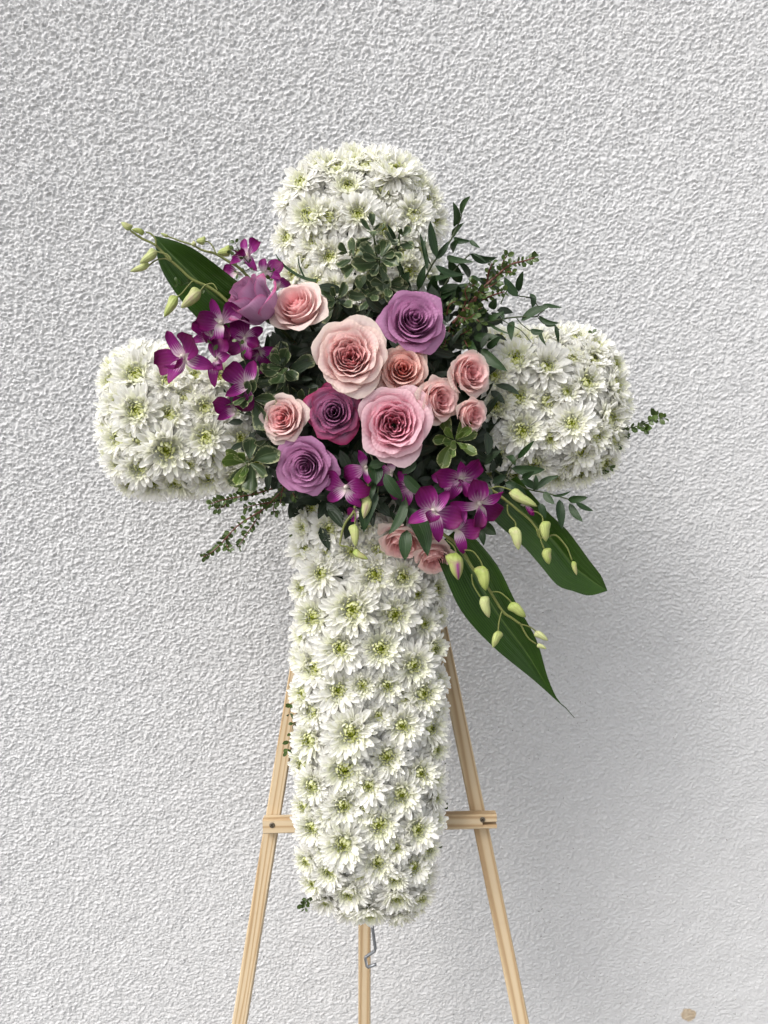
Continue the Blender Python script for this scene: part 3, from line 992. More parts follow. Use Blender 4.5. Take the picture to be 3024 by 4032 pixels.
GP, GL = 'pink roses of the bouquet', 'lavender roses of the bouquet'
rose(962, 1150, 126, 0.055, (-0.58, 0.52, 0.62), 'tea', 'magenta_side', 'lavender rose with magenta petal edges, seen from its side beside the upper ti leaf', 15, 0.4, 1.5, GL, 1)
rose(1160, 1190, 118, 0.055, (-0.28, 0.34, 0.88), 'tea', 'pink', 'pale pink rose with a drooping outer petal, directly right of the side-on lavender rose', 24, 1.0, 1.05, GP, 2)
rose(1634, 1250, 132, 0.060, (0.10, 0.10, 0.98), 'tea', 'lavender', 'pointed lavender rose highest on the bouquet under the dark foliage', 26, 2.0, 0.95, GL, 3)
rose(1378, 1396, 158, 0.075, (0.02, 0.06, 1.0), 'garden', 'pink', 'largest pale pink rose with many folded petals in the middle of the bouquet', 38, 0.3, 0.82, GP, 4)
rose(1588, 1450, 112, 0.055, (0.02, 0.05, 1.0), 'tea', 'peach', 'peach pink rose with dark heart between the two largest pink roses', 22, 3.3, 0.95, GP, 5)
rose(1862, 1466, 98, 0.045, (0.50, 0.02, 0.86), 'spray', 'pink', 'small pale pink rose turned aside, topmost of three beside the right arm', 24, 0.9, 1.05, GP, 6)
rose(1742, 1574, 98, 0.055, (0.56, -0.08, 0.82), 'spray', 'pink', 'narrow small pink rose right of the deep pink garden rose', 24, 4.1, 0.95, GP, 7)
rose(1868, 1634, 74, 0.045, (0.55, -0.22, 0.80), 'spray', 'pink', 'smallest pink rose, lowest of three beside the right arm', 22, 5.0, 1.15, GP, 8)
rose(1552, 1668, 158, 0.072, (0.0, -0.04, 1.0), 'garden', 'deep_pink', 'large deep pink garden rose with crumpled heart, lowest of the big pink roses', 40, 1.4, 0.82, GP, 9)
rose(1312, 1622, 122, 0.052, (-0.02, -0.06, 1.0), 'tea', 'magenta', 'lavender rose with magenta outer petals under the largest pale pink rose', 24, 2.6, 0.9, GL, 10)
rose(1108, 1646, 98, 0.050, (-0.22, 0.0, 0.97), 'spray', 'pink', 'small pink rose with cream edges leftmost above the lowest lavender rose', 26, 3.0, 1.0, GP, 11)
rose(1198, 1840, 122, 0.052, (-0.10, -0.16, 0.98), 'tea', 'lavender', 'lavender rose lowest on the bouquet, with a tight round spiral', 28, 0.2, 0.85, GL, 12)
rose(1582, 2150, 100, 0.018, (-0.10, -0.72, 0.62), 'spray', 'pink', 'pink rose hanging face down behind dark leaves on the shaft', 22, 2.2, 1.0, GP, 13)
rose(1715, 2212, 86, 0.020, (0.12, -0.66, 0.70), 'spray', 'pink', 'pink rose hanging face down beside the striped orchid bud', 22, 1.2, 1.0, GP, 14)
rose(1690, 2090, 58, 0.010, (0.2, -0.3, 0.9), 'spray', 'pink', 'half hidden pink rose just under the lower purple orchid blossom', 16, 1.2, 1.0, GP, 15)


# ------------------------------------------------------------------ leaves
def outline(kind, u):
    if kind == 'lance':
        return (u ** 0.62 * (1 - u) ** 0.85) / 0.372
    if kind == 'obov':
        return (u ** 1.0 * max(0.0, 1 - u) ** 0.42) / 0.424
    if kind == 'round':
        return (u ** 0.6 * max(0.0, 1 - u) ** 0.45) / 0.485
    return math.sin(math.pi * u)


def leaf_data(b, t, width, kind='lance', bend=0.0, fold=0.25, wave=0.0, droop=0.0, side=None, roll=0.0, nu=8, nv=4, ph=0.0):
    """A leaf blade from b to t. side: direction across the blade (found from the viewer's frame if None)."""
    b, t = Vector(b), Vector(t)
    ax = t - b
    L_ = ax.length
    ax.normalize()
    toview = D(0, 0, 1)
    if side is None:
        side = ax.cross(toview)
        if side.length < 1e-4: side = RT.copy()
        side.normalize()
        if roll: side = Quaternion(ax, roll) @ side
    up = side.cross(ax).normalized()
    if up.dot(toview) < 0: up = -up
    v, tt, ss, ee = [], [], [], []
    for i in range(nu + 1):
        u = i / nu
        c = b + ax * (L_ * u) + side * (bend * math.sin(math.pi * u)) + up * (droop * 4 * u * (1 - u))
        wd = width * 0.5 * max(outline(kind, min(u, 0.999)), 0.02)
        for j in range(nv + 1):
            q = -1 + 2 * j / nv
            z = fold * wd * abs(q) + wave * width * math.sin(9 * u + ph + 2 * q) * abs(q)
            v.append(c + side * (wd * q) + up * z)
            tt.append(u)
            ss.append(q)
            ee.append(max(abs(q), u if kind != 'lance' else 0))
    return v, grid_faces(nu, nv), {'t': tt, 's': ss, 'edge': ee}


class Sprig:
    def __init__(self, name, base, label, cat, group=None):
        self.root = empty(name, base)
        self.base = Vector(base)
        tag(self.root, label, cat, group)
    def part(self, name, data, mat, parent=None, smooth=True):
        v, f = data[0], data[1]
        a = data[2] if len(data) > 2 else None
        return link(name, mesh(name, rel(v, self.base), f, mat, a, smooth), parent or self.root)


def crop(x0, y0, k):
    return lambda p: (x0 + p[0] * k, y0 + p[1] * k)


lr = random.Random(5)


def px_leaf(sp, c, k, b, t, wpx, w0, w1, mat, kind='lance', bend=0.0, roll=None, fold=0.3):
    (bx_, by_), (tx_, ty_) = c(b), c(t)
    roll = lr.uniform(-0.5, 0.5) if roll is None else roll
    d = leaf_data(P(bx_, by_, w0), P(tx_, ty_, w1), px_len(wpx * k, w0) / max(0.55, math.cos(roll)), kind, px_len(bend * k), fold, 0.02, lr.uniform(-0.002, 0.005), None, roll)
    return sp.part('leaf', d, M[mat])


# ---- ruscus, upper right
k1 = 800 / 1659
c1 = crop(1600, 700, k1)
W_A = -0.02


def px_stem(sp, c, pts, w0, w1, r0, r1, mat, name='stem'):
    n = len(pts)
    pp = [P(*c(p), w0 + (w1 - w0) * i / (n - 1)) for i, p in enumerate(pts)]
    ln = smooth_line(pp, 4)
    rad = [r0 + (r1 - r0) * i / (len(ln) - 1) for i in range(len(ln))]
    return sp.part(name, tube_data(ln, rad, 6), M[mat])


sp = Sprig('ruscus_sprig', P(*c1((60, 960)), -0.02), 'dark green ruscus sprig standing upright beside the top arm of the cross', 'foliage', 'ruscus sprigs')
px_stem(sp, c1, [(60, 960), (130, 860), (230, 680), (350, 530), (440, 340), (447, 300)], -0.01, 0.02, 0.0016, 0.0008, 'dark_stem')
for b, t, wd, bd in [((390, 400), (380, 195), 62, 12), ((445, 300), (522, 150), 52, -14), ((245, 650), (195, 350), 74, -10), ((240, 665), (350, 515), 55, 8), ((375, 490), (472, 365), 48, 0),
                     ((172, 755), (110, 450), 42, 10), ((205, 720), (160, 470), 22, -20), ((385, 490), (530, 515), 42, 15), ((375, 604), (432, 500), 66, 0), ((330, 640), (555, 688), 54, 28),
                     ((235, 715), (475, 790), 62, 30), ((100, 910), (155, 710), 64, 0), ((175, 820), (372, 800), 56, 16), ((520, 510), (603, 575), 40, 14)]:
    px_leaf(sp, c1, k1, b, t, wd, 0.0 + lr.uniform(-0.01, 0.02), 0.02 + lr.uniform(-0.015, 0.02), 'ruscus', bend=bd)
sp = Sprig('ruscus_sprig', P(*c1((290, 1000)), -0.02), 'dark green ruscus sprig spreading low behind the red-stemmed twig', 'foliage', 'ruscus sprigs')
px_stem(sp, c1, [(240, 1050), (300, 900), (420, 720), (520, 625)], -0.01, 0.0, 0.0015, 0.0008, 'dark_stem')
for b, t, wd, bd in [((520, 620), (742, 650), 58, 36), ((540, 618), (660, 702), 28, 20), ((445, 858), (345, 670), 84, 0), ((515, 812), (415, 670), 52, 10), ((525, 800), (618, 845), 46, 12),
                     ((245, 1005), (455, 880), 112, -8), ((270, 955), (532, 862), 44, 14), ((300, 880), (290, 740), 90, 0), ((200, 960), (230, 800), 90, 0), ((330, 1010), (420, 900), 70, 0), ((450, 1000), (420, 880), 60, 0)]:
    px_leaf(sp, c1, k1, b, t, wd, -0.015 + lr.uniform(-0.01, 0.01), 0.0 + lr.uniform(-0.015, 0.015), 'ruscus', bend=bd)
sp = Sprig('ruscus_sprig', P(*c1((540, 1270)), -0.02), 'arching dark green ruscus sprig reaching over the top of the right arm', 'foliage', 'ruscus sprigs')
px_stem(sp, c1, [(480, 1320), (560, 1250), (650, 1185), (800, 1150), (940, 1135), (1060, 1135), (1085, 1110), (1130, 1080)], 0.0, 0.03, 0.0015, 0.0006, 'dark_stem')
px_stem(sp, c1, [(770, 1030), (840, 900), (910, 962), (1010, 980), (1070, 1040), (1085, 1060)], 0.01, 0.02, 0.0009, 0.0006, 'dark_stem')
px_stem(sp, c1, [(900, 1145), (940, 1195), (1010, 1250)], 0.02, 0.02, 0.0007, 0.0006, 'dark_stem')
px_stem(sp, c1, [(1075, 1140), (1120, 1190), (1180, 1195), (1250, 1240)], 0.02, 0.02, 0.0007, 0.0005, 'dark_stem')
px_stem(sp, c1, [(780, 1160), (850, 1200), (940, 1250), (1020, 1345)], 0.02, 0.02, 0.0007, 0.0005, 'dark_stem')
for b, t, wd, bd in [((910, 968), (800, 812), 74, -12), ((915, 928), (952, 762), 60, -10), ((980, 985), (1062, 985), 30, 8), ((1030, 1062), (1005, 942), 54, 6), ((935, 1168), (1175, 1050), 74, -16),
                     ((1110, 1035), (1275, 1062), 42, 14), ((1080, 1128), (1252, 1185), 38, 24), ((1130, 1192), (1228, 1204), 32, 12), ((1215, 1205), (1242, 1352), 38, 10), ((1010, 1245), (1125, 1250), 52, 16),
                     ((1095, 1245), (1142, 1372), 30, 14), ((868, 1170), (858, 1332), 60, 10), ((660, 1150), (790, 1090), 52, 22), ((780, 1090), (802, 1165), 40, 8), ((660, 1172), (862, 1282), 24, 20), ((550, 1295), (762, 1300), 84, 24),
                     ((660, 1392), (776, 1288), 58, 0), ((610, 1400), (826, 1580), 84, 14), ((520, 1330), (585, 1442), 54, 10), ((690, 1070), (735, 985), 70, 0), ((590, 1150), (630, 1050), 70, 0)]:
    px_leaf(sp, c1, k1, b, t, wd, 0.012 + lr.uniform(-0.01, 0.01), 0.02 + lr.uniform(-0.015, 0.02), 'ruscus', bend=bd)
# ---- ruscus, lower right
k2 = 900 / 1659
c2 = crop(1800, 1300, k2)
sp = Sprig('ruscus_sprig', P(*c2((330, 1050)), -0.01), 'dark green ruscus sprig trailing out below the right arm', 'foliage', 'ruscus sprigs')
px_stem(sp, c2, [(250, 1000), (370, 1080), (500, 1150), (640, 1180), (800, 1225), (870, 1250)], 0.0, 0.02, 0.0015, 0.0006, 'dark_stem')
px_stem(sp, c2, [(350, 1060), (385, 990), (440, 930)], 0.01, 0.03, 0.0009, 0.0006, 'dark_stem')
for b, t, wd, bd in [((630, 1172), (706, 1262), 54, 8), ((690, 1202), (826, 1168), 22, 10), ((805, 1232), (950, 1212), 56, 0), ((742, 1228), (760, 1445), 68, 6), ((815, 1258), (912, 1392), 54, 10),
                     ((860, 1252), (988, 1312), 42, 6), ((570, 1158), (742, 1058), 48, -22), ((395, 1002), (638, 1010), 74, 12), ((440, 930), (560, 802), 40, 4), ((360, 912), (422, 985), 54, 0), ((255, 1112), (362, 1050), 58, 0),
                     ((350, 1110), (505, 1192), 74, 0), ((555, 1165), (570, 1048), 42, 0), ((600, 1255), (640, 1370), 54, 0), ((470, 1075), (560, 1025), 46, 0), ((460, 1090), (590, 1160), 60, 0)]:
    px_leaf(sp, c2, k2, b, t, wd, 0.012 + lr.uniform(-0.006, 0.012), 0.02 + lr.uniform(-0.01, 0.02), 'ruscus', bend=bd)
# ---- ruscus, hanging below the deep pink rose
c3 = crop(1150, 1800, k2)
sp = Sprig('ruscus_sprig', P(*c3((690, 40)), 0.02), 'glossy dark ruscus sprig hanging over the face-down pink roses', 'foliage', 'ruscus sprigs')
px_stem(sp, c3, [(640, -40), (700, 60), (790, 200), (825, 300), (835, 370)], 0.02, 0.05, 0.0014, 0.0008, 'dark_stem')
px_stem(sp, c3, [(560, -40), (600, 60), (625, 180), (622, 260)], 0.02, 0.05, 0.0012, 0.0008, 'dark_stem')
for b, t, wd, bd in [((622, 258), (520, 548), 104, 26), ((595, 40), (612, 200), 112, 0), ((672, 120), (805, 310), 92, 0), ((815, 130), (965, 275), 84, 8), ((828, 300), (698, 565), 74, -30), ((845, 365), (985, 718), 134, -26),
                     ((835, 528), (820, 752), 98, 0), ((565, 170), (575, 312), 74, 0), ((560, 60), (680, 40), 70, 0), ((900, 30), (800, 120), 80, 0)]:
    px_leaf(sp, c3, k2, b, t, wd, 0.045 + lr.uniform(-0.01, 0.01), 0.055 + lr.uniform(-0.01, 0.01), 'ruscus', bend=bd, roll=lr.uniform(-0.35, 0.35))
sp = Sprig('ruscus_sprig', P(*c3((1290, 450)), 0.0), 'short ruscus sprig between the two lower purple orchids and the ti leaves', 'foliage', 'ruscus sprigs')
px_stem(sp, c3, [(1250, 420), (1330, 470), (1370, 490)], 0.0, 0.0, 0.001, 0.0008, 'dark_stem')
for b, t, wd, bd in [((1330, 520), (1392, 642), 60, -22), ((1365, 478), (1482, 562), 84, 0), ((1270, 560), (1180, 480), 60, 0), ((1290, 600), (1330, 520), 60, 0)]:
    px_leaf(sp, c3, k2, b, t, wd, 0.0, 0.01, 'ruscus', bend=bd)
# ---- thin grass-like leaves by the top arm
c4 = crop(1000, 500, k1)
sp = Sprig('grass_blade', P(*c4((510, 1250)), 0.0), 'two thin curved green blades above the pale pink rose', 'foliage')
for pts, r_ in [([(512, 1258), (400, 1230), (280, 1160), (205, 1085), (178, 1035)], 15), ([(410, 1225), (370, 1130), (358, 1040)], 8)]:
    pp = smooth_line([P(*c4(p), 0.012) for p in pts], 4)
    v_, f_ = [], []
    nn = len(pp)
    for i, p in enumerate(pp):
        d = (pp[min(i + 1, nn - 1)] - pp[max(i - 1, 0)]).normalized()
        sd = d.cross(D(0.2, 0.3, 1)).normalized()
        hw = px_len(r_ * k1) * (1 - (i / nn) ** 2)
        v_ += [p - sd * hw, p + D(0, 0, 1) * hw * 0.3, p + sd * hw]
    sp.part('blade', (v_, grid_faces(nn - 1, 2), {'t': [0.5] * len(v_), 's': [-1, 0, 1] * nn, 'edge': [0.0] * len(v_)}), M['ruscus'])
sp2 = Sprig('ruscus_sprig', P(*c4((1190, 1250)), -0.01), 'ruscus leaves standing right behind the variegated top rosette', 'foliage', 'ruscus sprigs')
px_stem(sp2, c4, [(1170, 1400), (1190, 1200), (1190, 900), (1180, 830)], 0.0, 0.02, 0.0012, 0.0006, 'dark_stem')
for b, t, wd, bd in [((1160, 950), (1088, 795), 40, 4), ((1175, 1080), (1190, 850), 24, -8), ((1215, 1220), (1145, 1070), 50, 0), ((1200, 1320), (1270, 1180), 90, 0), ((1290, 1330), (1180, 1400), 80, 0), ((1330, 1330), (1300, 1400), 60, 0)]:
    px_leaf(sp2, c4, k1, b, t, wd, 0.0, 0.015, 'ruscus', bend=bd)


# ---- variegated pittosporum rosettes
def rosette(px, py, rp, w, n, label, mat='pitt', facing=(0, 0, 1), seed=0, young=0, aspect=0.5, sub='pitt_young', tiers=()):
    """A sprig whose leaves stand in one or more whorls (tiers: further px, py, radius, depth, count, facing)."""
    r_ = random.Random(900 + seed)
    base = P(px, py, w - 0.025)
    sp = Sprig('pittosporum_sprig', base, label, 'foliage', 'variegated pittosporum sprigs')
    for qi, (qx, qy, qr, qw, qn, qf) in enumerate([(px, py, rp, w, n, facing)] + list(tiers)):
        nrm = D(*qf)
        rot = frame_z(nrm, r_.uniform(0, 6))
        b0 = P(qx, qy, qw - 0.025)
        rad = px_len(qr, qw)
        sp.part('stem', tube_data([b0 - nrm * 0.03, b0, b0 + nrm * 0.02], [0.0018, 0.0016, 0.001], 6), M['dark_stem'])
        for i in range(qn):
            x = i / max(1, qn - 1)
            el = R(-10 + 70 * x ** 1.1 + r_.uniform(-16, 16))
            ph = i * 2.39996 + r_.uniform(-0.55, 0.55)
            L_ = rad * (1.12 - 0.45 * x) * r_.uniform(0.8, 1.2)
            d = Vector((math.cos(ph) * math.cos(el), math.sin(ph) * math.cos(el), math.sin(el)))
            b = Vector((0, 0, 0.020 * x)) + d * 0.003
            side = Vector((-math.sin(ph), math.cos(ph), 0)) + Vector((0, 0, r_.uniform(-0.6, 0.6)))
            side.normalize()
            d_w, s_w = rot @ d, rot @ side
            bw_ = b0 + rot @ b + nrm * 0.008
            data = leaf_data(bw_, bw_ + d_w * L_, L_ * aspect * r_.uniform(0.95, 1.3), 'obov', L_ * r_.uniform(-0.08, 0.08), r_.uniform(0.15, 0.7), 0.05, -L_ * r_.uniform(-0.06, 0.18), s_w, 0.0, 8, 6, r_.uniform(0, 6))
            sp.part('leaf', data, M[sub if i >= qn - young else mat])
    return sp


rosette(1492, 1050, 96, 0.05, 15, 'cream-edged grey green pittosporum sprig standing on the top arm of the cross', facing=(0.05, 0.15, 0.95), seed=1,
        tiers=[(1478, 975, 82, 0.035, 9, (-0.1, 0.6, 0.7)), (1545, 1000, 76, 0.035, 7, (0.4, 0.5, 0.7)), (1425, 1040, 78, 0.035, 7, (-0.6, 0.2, 0.7)), (1510, 1120, 80, 0.035, 10, (0.1, -0.3, 0.9))])
rosette(1470, 1185, 86, 0.02, 8, 'cream-edged pittosporum leaves just above the largest pale pink rose', facing=(-0.1, 0.1, 0.9), seed=2)
rosette(1010, 1585, 108, 0.045, 13, 'cream-edged pittosporum rosette over the left arm beside the small pink rose', facing=(-0.25, 0.15, 0.9), seed=3)
rosette(1140, 1470, 112, 0.028, 14, 'dark shaded pittosporum rosette left of the largest pale pink rose', facing=(-0.2, 0.1, 0.9), seed=4)
rosette(1005, 1812, 112, 0.045, 13, 'pittosporum rosette with bright young leaves beside the lowest lavender rose', facing=(-0.3, -0.2, 0.9), seed=5, young=6)
rosette(1778, 1735, 100, 0.05, 13, 'bright green pittosporum rosette under the smallest pink rose', mat='pitt_young', facing=(0.15, -0.1, 0.95), seed=6, aspect=0.42)
rosette(1330, 1215, 82, 0.025, 8, 'few pittosporum leaves between the pale pink roses', facing=(0.0, 0.2, 0.95), seed=7)
rosette(1215, 1600, 80, 0.02, 8, 'shaded pittosporum leaves beside the magenta-edged lavender rose', facing=(-0.1, 0.1, 0.95), seed=8)
rosette(1085, 1720, 80, 0.03, 7, 'pittosporum leaves tucked between the small pink and the lowest lavender rose', facing=(-0.2, -0.2, 0.95), seed=9)

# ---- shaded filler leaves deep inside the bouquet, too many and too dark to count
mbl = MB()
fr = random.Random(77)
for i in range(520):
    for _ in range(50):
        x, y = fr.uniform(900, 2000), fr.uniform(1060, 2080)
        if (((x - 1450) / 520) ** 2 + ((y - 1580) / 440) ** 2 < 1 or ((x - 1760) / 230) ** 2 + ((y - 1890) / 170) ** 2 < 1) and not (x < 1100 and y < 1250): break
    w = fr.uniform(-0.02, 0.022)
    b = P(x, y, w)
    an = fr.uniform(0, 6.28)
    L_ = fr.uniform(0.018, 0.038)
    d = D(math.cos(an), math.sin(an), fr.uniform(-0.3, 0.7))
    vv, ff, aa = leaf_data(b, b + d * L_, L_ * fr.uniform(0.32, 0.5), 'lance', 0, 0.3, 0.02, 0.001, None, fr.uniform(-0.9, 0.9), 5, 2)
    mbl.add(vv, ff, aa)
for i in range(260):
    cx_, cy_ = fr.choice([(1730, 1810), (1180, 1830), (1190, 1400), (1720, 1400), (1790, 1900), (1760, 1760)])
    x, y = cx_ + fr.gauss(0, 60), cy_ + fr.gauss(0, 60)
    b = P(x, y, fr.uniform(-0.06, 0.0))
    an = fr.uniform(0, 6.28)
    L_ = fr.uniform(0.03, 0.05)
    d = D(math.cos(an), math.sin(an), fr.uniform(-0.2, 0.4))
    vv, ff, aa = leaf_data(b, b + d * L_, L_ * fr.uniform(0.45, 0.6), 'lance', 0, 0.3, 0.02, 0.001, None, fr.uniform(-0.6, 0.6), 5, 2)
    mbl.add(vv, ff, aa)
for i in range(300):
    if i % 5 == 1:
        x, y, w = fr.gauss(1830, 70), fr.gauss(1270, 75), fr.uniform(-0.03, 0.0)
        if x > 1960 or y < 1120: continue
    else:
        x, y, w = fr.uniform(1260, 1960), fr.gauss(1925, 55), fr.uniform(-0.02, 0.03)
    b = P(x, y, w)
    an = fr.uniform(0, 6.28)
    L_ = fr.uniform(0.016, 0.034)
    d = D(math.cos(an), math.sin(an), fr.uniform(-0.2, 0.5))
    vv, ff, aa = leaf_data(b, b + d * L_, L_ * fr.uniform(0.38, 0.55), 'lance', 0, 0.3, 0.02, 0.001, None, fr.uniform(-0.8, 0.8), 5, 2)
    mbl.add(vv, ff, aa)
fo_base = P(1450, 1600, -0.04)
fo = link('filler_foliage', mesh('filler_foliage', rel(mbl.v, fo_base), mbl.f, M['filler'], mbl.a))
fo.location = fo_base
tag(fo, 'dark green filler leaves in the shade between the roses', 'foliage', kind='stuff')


# ---- small-leaved twigs
def twig(lines, w0, w1, label, leaf_px=22, gap=15, mat='myrtle', stem='red_stem', seed=0, r0=0.0016, name='myrtle_twig', dense=2):
    """lines: polylines in photo px; little round leaves in pairs along them."""
    r_ = random.Random(400 + seed)
    sp = Sprig(name, P(*lines[0][0], w0), label, 'foliage', 'small-leaved twigs')
    for li, pts in enumerate(lines):
        n = len(pts)
        pp = smooth_line([P(*p, w0 + (w1 - w0) * i / (n - 1)) for i, p in enumerate(pts)], 5)
        rad = [(r0 * (0.7 if li else 1)) * (1 - 0.6 * i / (len(pp) - 1)) for i in range(len(pp))]
        sp.part('stem', tube_data(pp, rad, 6), M[stem])
        tot = sum((pp[i + 1] - pp[i]).length for i in range(len(pp) - 1))
        cnt = max(2, int(tot / px_len(gap)))
        for k in range(cnt + 1):
            u = k / cnt
            if u < 0.06 and li == 0: continue
            idx = min(len(pp) - 2, int(u * (len(pp) - 1)))
            p = pp[idx].lerp(pp[idx + 1], u * (len(pp) - 1) - idx)
            ax = (pp[idx + 1] - pp[idx]).normalized()
            s0 = ax.cross(D(0, 0, 1)).normalized()
            for sd in ((-1, 1) if dense == 2 else (r_.choice((-1, 1)),)):
                ang = r_.uniform(-1.1, 1.1)
                out_ = (Quaternion(ax, ang) @ (s0 * sd))
                d = (out_ + ax * r_.uniform(0.35, 1.0)).normalized()
                L_ = px_len(leaf_px) * r_.uniform(0.65, 1.3) * (1.0 if k < cnt else 1.1)
                data = leaf_data(p + out_ * 0.0006, p + d * L_, L_ * r_.uniform(0.5, 0.72), 'round', 0, r_.uniform(0.1, 0.5), 0, L_ * r_.uniform(-0.05, 0.12), None, r_.uniform(-0.9, 0.9), 4, 2)
                sp.part('leaf', data, M[mat])
    return sp


def cc(c, pts): return [c(p) for p in pts]


twig([cc(c1, [(380, 1190), (500, 1050), (640, 890), (760, 780), (850, 710), (980, 675), (1050, 650)]), cc(c1, [(570, 1020), (690, 965), (800, 930)]), cc(c1, [(460, 1110), (490, 980), (520, 900), (560, 870)]),
      cc(c1, [(660, 870), (670, 780), (700, 700)]), cc(c1, [(770, 775), (820, 770), (860, 770)]), cc(c1, [(780, 760), (790, 690), (820, 640)])],
     0.0, 0.03, 'red-stemmed twig with small olive leaves rising towards the upper right', 23, 17, seed=1, r0=0.0024)
twig([cc(c1, [(380, 1250), (450, 1180), (540, 1140), (600, 1180)]), cc(c1, [(330, 1280), (420, 1290), (520, 1240)]), cc(c1, [(330, 1120), (350, 1040), (400, 1010)]), cc(c1, [(360, 1220), (330, 1310), (300, 1390)]), cc(c1, [(400, 1240), (470, 1320), (500, 1380)])],
     0.0, 0.02, 'dense small-leaved twigs in shade right of the pointed lavender rose', 24, 14, seed=2, r0=0.0016)
twig([cc(c1, [(560, 1010), (600, 940), (640, 960)]), cc(c1, [(480, 1060), (560, 1080), (620, 1060)]), cc(c1, [(500, 1000), (480, 920), (530, 860)]), cc(c1, [(640, 900), (700, 880), (740, 850)]), cc(c1, [(430, 1130), (500, 1150), (560, 1110)])],
     0.012, 0.025, 'olive small-leaved twigs crowded along the middle of the red-stemmed twig', 26, 15, seed=31, r0=0.0014)
c5 = crop(350, 1300, k2)
twig([cc(c5, [(1420, 1150), (1330, 1240), (1250, 1310), (1080, 1420), (950, 1560), (880, 1620), (830, 1645)]), cc(c5, [(1250, 1310), (1200, 1400), (1130, 1500), (1090, 1570)]), cc(c5, [(1330, 1250), (1250, 1260), (1130, 1290)]), cc(c5, [(1010, 1490), (1000, 1560), (1020, 1590)])],
     0.0, 0.03, 'long small-leaved twig hanging below the left arm', 22, 16, seed=3, r0=0.0015)
twig([cc(c5, [(1330, 1150), (1200, 1190), (1060, 1215), (960, 1235), (885, 1262)]), cc(c5, [(1130, 1200), (1080, 1130), (1050, 1090)]), cc(c5, [(1000, 1230), (980, 1280), (930, 1295)]), cc(c5, [(1200, 1190), (1130, 1150), (1090, 1140)])],
     0.0, 0.02, 'shorter small-leaved twig just below the left arm', 24, 16, seed=4, r0=0.0013)
twig([cc(c5, [(1420, 1100), (1400, 1180), (1390, 1260)]), cc(c5, [(1480, 1180), (1500, 1220)]), cc(c5, [(1350, 1230), (1340, 1310), (1370, 1330)])], 0.0, 0.01, 'short twig under the lowest lavender rose', 22, 15, seed=5, r0=0.0012)
twig([cc(c2, [(1150, 730), (1230, 715), (1330, 690), (1420, 650), (1500, 640)]), cc(c2, [(1330, 690), (1360, 720)]), cc(c2, [(1420, 650), (1430, 610)])], -0.05, 0.0, 'little grey green twig sticking out from the end of the right arm', 26, 22, seed=6, stem='dark_stem', r0=0.001)
twig([cc(c2, [(1010, 110), (995, 70), (985, 25)])], -0.06, -0.05, 'tiny leafy tip above the right arm', 24, 14, seed=7, stem='dark_stem', r0=0.0009)
twig([cc(c2, [(1130, 760), (1215, 768), (1235, 770)]), cc(c2, [(1130, 830), (1185, 838)])], -0.06, -0.05, 'tiny dark leaves under the end of the right arm', 22, 14, seed=8, stem='dark_stem', r0=0.0008)
twig([cc(c2, [(1000, 960), (1040, 1010), (1075, 1030)]), cc(c2, [(880, 980), (940, 1000)]), cc(c2, [(1060, 990), (1105, 1000)]), cc(c2, [(690, 1050), (740, 1050), (770, 1060)])], -0.07, -0.06, 'dark leaf tips peeping out under the right arm', 20, 16, seed=9, stem='dark_stem', r0=0.0008)
k6 = 400 / 983
c6 = crop(950, 2500, k6)
twig([cc(c6, [(530, 440), (495, 520), (485, 640), (470, 760)]), cc(c6, [(540, 780), (500, 880), (480, 990), (455, 1090), (450, 1130)])], -0.085, -0.075, 'grey green twig between the left easel leg and the shaft', 30, 30, seed=10, stem='dark_stem', r0=0.0009)
twig([[(1232, 3520), (1205, 3550), (1188, 3562)], [(1205, 3550), (1200, 3575)]], -0.06, -0.05, 'tiny leafy tip at the lower left edge of the shaft', 24, 12, seed=11, stem='dark_stem', r0=0.0008)
twig([[(1185, 2080), (1160, 2095), (1150, 2115)], [(1185, 2160), (1160, 2175)], [(1150, 2080), (1165, 2083)]], -0.08, -0.07, 'dark leaf tips on the left edge high on the shaft', 20, 15, seed=12, stem='dark_stem', r0=0.0008)
twig([[(1700, 2425), (1750, 2432)], [(1700, 2545), (1752, 2550)], [(1700, 3010), (1742, 3020)], [(1700, 3168), (1752, 3172)], [(1690, 3320), (1725, 3322)]], -0.09, -0.085, 'dark leaf tips along the right edge of the shaft', 18, 18, seed=13, stem='dark_stem', r0=0.0007)


# ------------------------------------------------------------------ ti leaves
def resample(pts, n):
    pts = [Vector((p[0], p[1], 0)) for p in pts]
    ln = smooth_line(pts, 8)
    d = [0.0]
    for i in range(1, len(ln)): d.append(d[-1] + (ln[i] - ln[i - 1]).length)
    out_ = []
    for k in range(n):
        q = d[-1] * k / (n - 1)
        j = max(i for i in range(len(d)) if d[i] <= q + 1e-9)
        j = min(j, len(ln) - 2)
        f_ = (q - d[j]) / max(1e-9, d[j + 1] - d[j])
        p = ln[j].lerp(ln[j + 1], f_)
        out_.append((p.x, p.y))
    return out_


